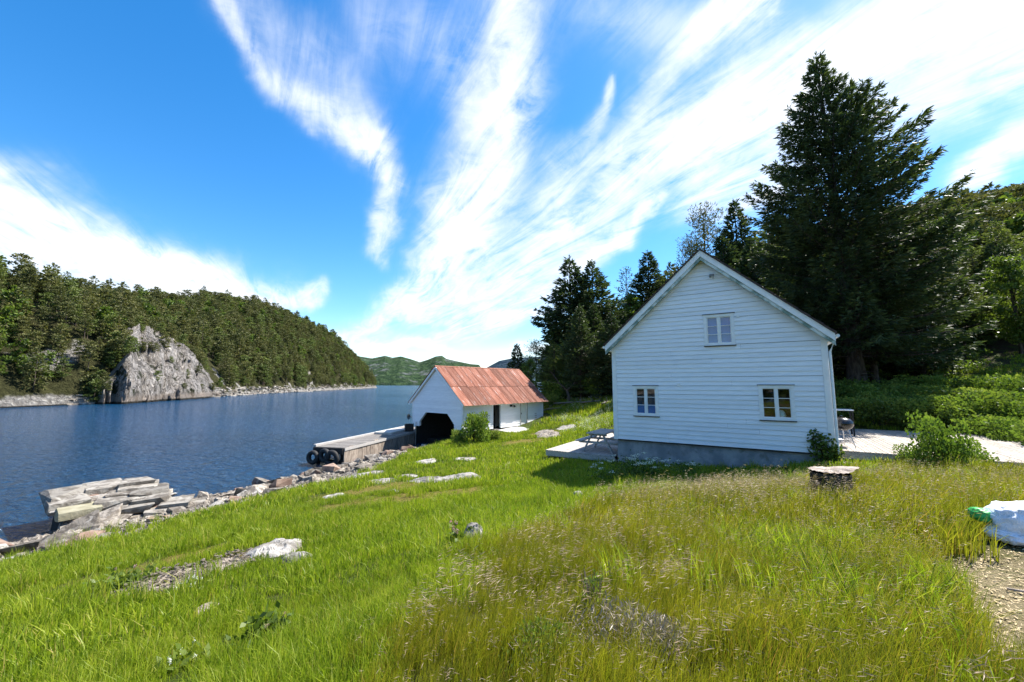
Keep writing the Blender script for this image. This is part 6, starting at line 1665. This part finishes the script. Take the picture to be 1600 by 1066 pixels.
herb(1020, 745, 12.8, .6, 300, 'smaller cow parsley right of the tall clump by the foundation', um=9)
herb(950, 750, 12.6, .5, 260, 'low white flowering herb under the deck corner', um=6)
herb(1075, 728, 13.2, .5, 220, 'sparse white flowering stem before the middle of the foundation', um=4)
herb(300, 930, 5.6, .16, 60, 'patch of white daisies beside the gravelly bare rock', 'daisy_patch', um=12, spread=.18, hsz=.005, psz=.009)
herb(290, 1045, 3.7, .14, 40, 'white daisies near the bottom edge left of centre', 'daisy_patch', um=7, spread=.2, hsz=.005, psz=.008)
herb(410, 1020, 4.0, .25, 200, 'grey leafed herb at the bottom left of the lawn', um=2, mat='seed', spread=.22, hsz=.01, psz=.01)
herb(195, 915, 6.2, .25, 160, 'dark leafed herb left of the gravelly bare rock', um=3, mat='pink', spread=.3, hsz=.01, psz=.012)
herb(714, 835, 5.6, .32, 60, 'pink spiked flower on the crest beside the boulder', um=5, mat='pink', spread=.12, hsz=.012, psz=.014)
# heather patch and bilberry bush at the bottom
def twigbush(x, y, label, name, n, rad, h, mat, rng, cat='shrub', sz=.05):
    S = Soup(); q = rng.normal(size=(n, 3)) * [rad * .5, rad * .45, 0]; q[:, 2] = h * rng.rand(n) ** .8 * (1 - .5 * (q[:, 0] ** 2 + q[:, 1] ** 2) / rad ** 2).clip(.2, 1)
    V, F, T = sprigs(q, rng.normal(size=(n, 3)) * .6 + [.1, 0, .9], sz * rng.uniform(.6, 1.4, n), sz * .16 if mat == 'twig' else sz * .5, rng); S.add(V, F, T)
    b = MB()
    for k in range(26):
        a = rng.uniform(0, 6.28); r = rad * rng.rand(); b.tube([(r * .3 * math.cos(a), r * .3 * math.sin(a), -.05), (r * math.cos(a), r * math.sin(a), h * rng.uniform(.6, 1))], [.005, .002], 4, cap=False)
    e = empty(name, (x, y, g1(x, y)), 0); tag(e, label, cat); obj('foliage', S.mesh('foliage', [M[mat]]), e); b.build('stem', M['twig'], e)
hx = W(965, 1035, 2.75); twigbush(hx[0], hx[1], 'dry grey brown heather patch at the bottom edge of the meadow', 'heather_bush', 1700, .36, .22, 'twig', rng, sz=.045)
hx = W(1035, 1050, 2.75); twigbush(hx[0], hx[1], 'smaller dry heather patch right of the first at the bottom', 'heather_bush', 1000, .22, .2, 'twig', rng, sz=.045)
hx = W(850, 1050, 2.75); twigbush(hx[0], hx[1], 'low yellow green bilberry shrub at the bottom left of the heather', 'bilberry_bush', 1300, .26, .2, 'leaf_l', rng, sz=.026)
hx = W(930, 985, 2.75); twigbush(hx[0], hx[1], 'tiny yellow green birch seedling above the heather', 'birch_seedling', 260, .12, .3, 'leaf_l', rng, sz=.03)

# ================================================================ stump
sx0, sy0 = SX0, SY0; zs = g1(sx0, sy0) - .02
sp_ = tag(empty('tree_stump', (sx0, sy0, zs), .2), 'weathered sawn tree stump with dark roots in the tall grass before the house', 'stump')
b = MB(); na_ = 40; prof = [(-.1, 1.45), (.04, 1.3), (.14, 1.08), (.26, .98), (.36, 1.0), (.385, .99)]
ztop_ = P(1300, 738, 7.35)[2] - zs
for i, (h_, r_) in enumerate(prof):
    h_ = h_ / .385 * ztop_
    for k in range(na_):
        a = 2 * math.pi * k / na_; fl = 1 + (.14 * math.sin(a * 5 + 1) + .07 * math.sin(a * 11)) * max(.15, 1 - i * .25) + .02 * math.sin(a * 17 + i)
        rx_ = .31
        b.v.append((rx_ * r_ * fl * math.cos(a), .28 * r_ * fl * math.sin(a), h_))
for i in range(len(prof) - 1):
    for k in range(na_): b.f.append((i * na_ + k, i * na_ + (k + 1) % na_, (i + 1) * na_ + (k + 1) % na_, (i + 1) * na_ + k)); b.mi.append(0)
topring = [((x * (1.12 if x < 0 else 1.3 + 1.5 * max(0, x / .31 - .45))), y * (1.1 - .35 * max(0, x / .31)), z + .035 + .02 * (x > .2)) for x, y, z in b.v[-na_:]]
b.build('bark', M['bark'], sp_)
V = [(0, 0, ztop_ + .05)] + [(x * f, y * f, z + .008 + .006 * math.sin(k * 3.1 + f * 9)) for f in (.35, .7, .98) for k, (x, y, z) in enumerate(topring)]
F = [(0, 1 + k, 1 + (k + 1) % na_) for k in range(na_)] + [(1 + j * na_ + k, 1 + (j + 1) * na_ + k, 1 + (j + 1) * na_ + (k + 1) % na_, 1 + j * na_ + (k + 1) % na_) for j in range(2) for k in range(na_)]
F = [tuple(reversed(f)) if len(f) == 4 else f for f in F]
obj('cut_face', mesh('cut_face', V, [tuple(f) for f in F], M['cutwood']), sp_)
# ================================================================ sack
bx_, by_, _ = P(1612, 845, 4.6); zb_ = g1(bx_, by_)
bag = tag(empty('sack', (bx_ + .12, by_, zb_), -.25), 'bulging white woven sack with green end lying in the grass at the right edge', 'sack')
def lump(name, c, r, mat, seed, parent, fold=.05, fx=0):
    nu, nv = 40, 22; V = []
    for j in range(nv + 1):
        t = math.pi * j / nv
        for i in range(nu):
            a = 2 * math.pi * i / nu; x, y, z = math.sin(t) * math.cos(a), math.sin(t) * math.sin(a), math.cos(t)
            x, y, z = [math.copysign(abs(q) ** .8, q) for q in (x, y, z)]
            nz = fbm(np.array([x * 2 + seed]), np.array([y * 2 + z * 3]), 1.6, 4, .55, seed)[0] - .5; cr = abs(math.sin(a * 4 + z * 3 + nz * 6)) * fold
            k = 1 + .28 * nz - cr * (.4 + abs(x))
            V.append((c[0] + r[0] * x * k, c[1] + r[1] * y * k, max(c[2] + r[2] * z * k, .005)))
    F = [(j * nu + i, j * nu + (i + 1) % nu, (j + 1) * nu + (i + 1) % nu, (j + 1) * nu + i) for j in range(nv) for i in range(nu)]
    return obj(name, mesh(name, V, [tuple(reversed(f)) for f in F], M[mat], True), parent)
lump('body', (0, 0, .21), (.46, .30, .23), 'plastic', 3, bag, .11)
lump('folded_end', (-.42, .14, .25), (.10, .12, .075), 'green_plastic', 5, bag, .12)
lump('lining', (-.36, -.06, .09), (.13, .22, .07), 'plastic', 6, bag, .15)
b2 = P(1690, 790, 5.0); bag2 = lump('sack', (0, 0, .33), (.38, .3, .36), 'plastic', 8, None); bag2.location = (b2[0] + .1, b2[1] + .1, g1(b2[0], b2[1])); tag(bag2, 'second white sack standing behind the first, cut off by the right edge', 'sack')
st_ = P(1575, 935, 3.6); b = MB(); b.bar((0, 0, 0), (.16, -.12, .01), .014); tag(b.build('stick', M['cutwood'], loc=(st_[0], st_[1], g1(st_[0], st_[1]) + .02)), 'short pale stick on the wood chip path', 'stick')

# ================================================================ dead wood, poles, wires, ladder
dt = P(888, 612, 36.); zd = g1(dt[0], dt[1]); b = MB()
for pts, rad in [([(0, 0, -.2), (.05, 0, 1.2), (-.15, .1, 2.2)], [.22, .18, .14]), ([(-.1, .1, 2.1), (-1.0, 0, 3.1), (-1.6, .2, 4.3), (-2.2, 0, 5.2)], [.12, .08, .05, .01]), ([(-.1, .1, 2.1), (.6, .1, 3.0), (1.2, 0, 3.9), (1.3, .1, 5.3)], [.12, .09, .05, .01]),
                 ([(.6, .1, 3.0), (1.6, .3, 3.3), (2.2, .2, 3.1)], [.06, .04, .01]), ([(-1.0, 0, 3.1), (-2.0, .2, 3.3), (-2.6, .2, 3.9)], [.06, .03, .01]), ([(0, 0, .3), (-.8, -.2, .25), (-1.5, -.3, -.1)], [.14, .08, .03])]: b.tube(pts, rad, 7, cap=False)
tag(b.build('dead_tree', M['bark'], None, True, loc=(dt[0], dt[1], zd), scale=(.8, .8, .62)), 'dark forked dead tree on the grassy bank between boathouse and house', 'dead tree')
for k, (px, d, L_, a) in enumerate([(855, 35, 3., .2), (872, 34.5, 2.2, -.4), (905, 35, 4.5, .05), (935, 33.5, 3.2, .15), (950, 32, 2.4, .9), (1435, 22.8, 2.2, .3), (1400, 24, 2.8, -.1)]):
    x, y, _ = P(px, 600, d); z = g1(x, y); b = MB()
    b.tube([(-L_ / 2, 0, .12), (0, .1, .25), (L_ / 2, 0, .1)], [.07, .06, .02], 6); b.tube([(0, .1, .25), (.6, .5, .7)], [.03, .01], 5); b.tube([(-.4, 0, .2), (-.9, -.3, .6)], [.03, .01], 5)
    tag(b.build('fallen_branch', M['twig'], None, True, loc=(x, y, z), rot=(0, 0, a)), ['grey fallen branch at the corner of the boathouse', 'short fallen branch below the dead tree', 'long brown fallen branch right of the dead tree', 'fallen branch on the bank near the house corner', 'leaning dry branch beside the left house corner', 'fallen branch over the berry bushes', 'long fallen branch in shade at the foot of the giant spruce'][k], 'branch')
poles = []
for px, py, d, lb in ((1516, 440, 37, 'grey utility pole hidden among the trees on the right'), (1790, 330, 17, 'grey utility pole standing beyond the right edge')):
    x, y, zt = P(px, py, d); z = g1(x, y); e = tag(empty('utility_pole', (x, y, z), .6), lb, 'pole'); b = MB(); b.tube([(0, 0, -.3), (0, 0, zt - z + .3)], [.13, .09], 9); b.build('mast', M['bark'], e)
    b = MB(); b.box((-.6, -.05, zt - z - .12), (.6, .05, zt - z)); b.build('cross_arm', M['bark'], e)
    for s in (-.5, .5): b = MB(); b.tube([(s, 0, zt - z), (s, 0, zt - z + .12)], .035, 7); b.build('insulator', M['slab'], e)
    poles.append((x, y, zt + .12))
for j, s in enumerate((-.5, .5)):
    A, B = [Vector(p) + Vector((s * math.cos(.6), s * math.sin(.6), 0)) for p in poles]; b = MB()
    b.tube([A.lerp(B, t / 12) - Vector((0, 0, 4 * .7 * (t / 12) * (1 - t / 12))) for t in range(13)], .012, 5)
    tag(b.build('overhead_wire', M['concrete'], None, True), ['upper', 'lower'][j] + ' of two overhead wires crossing the trees at the right edge', 'wire')
lx, ly, lz = P(757, 662, 25.6); zg = g1(lx, ly); ld_ = tag(empty('step_ladder', (lx, ly, zg), SANG + math.pi / 2), 'dark folding step ladder standing by the boathouse wall above the elder bush', 'ladder')
hl = P(757, 647, 25.6)[2] - zg + .15
for s in (-1, 1):
    b = MB(); b.bar((-.2 * 1, s * .18, 0), (0, s * .12, hl), .04); b.build('rail', M['metal_dark'], ld_); b = MB(); b.bar((.32, s * .18, 0), (0.03, s * .12, hl), .04); b.build('rail', M['metal_dark'], ld_)
for k in range(4):
    f = (k + 1) / 5; b = MB(); b.bar((-.2 * (1 - f), -.18 + .06 * f, hl * f), (-.2 * (1 - f), .18 - .06 * f, hl * f), .05, .03); b.build('step', M['metal_dark'], ld_)
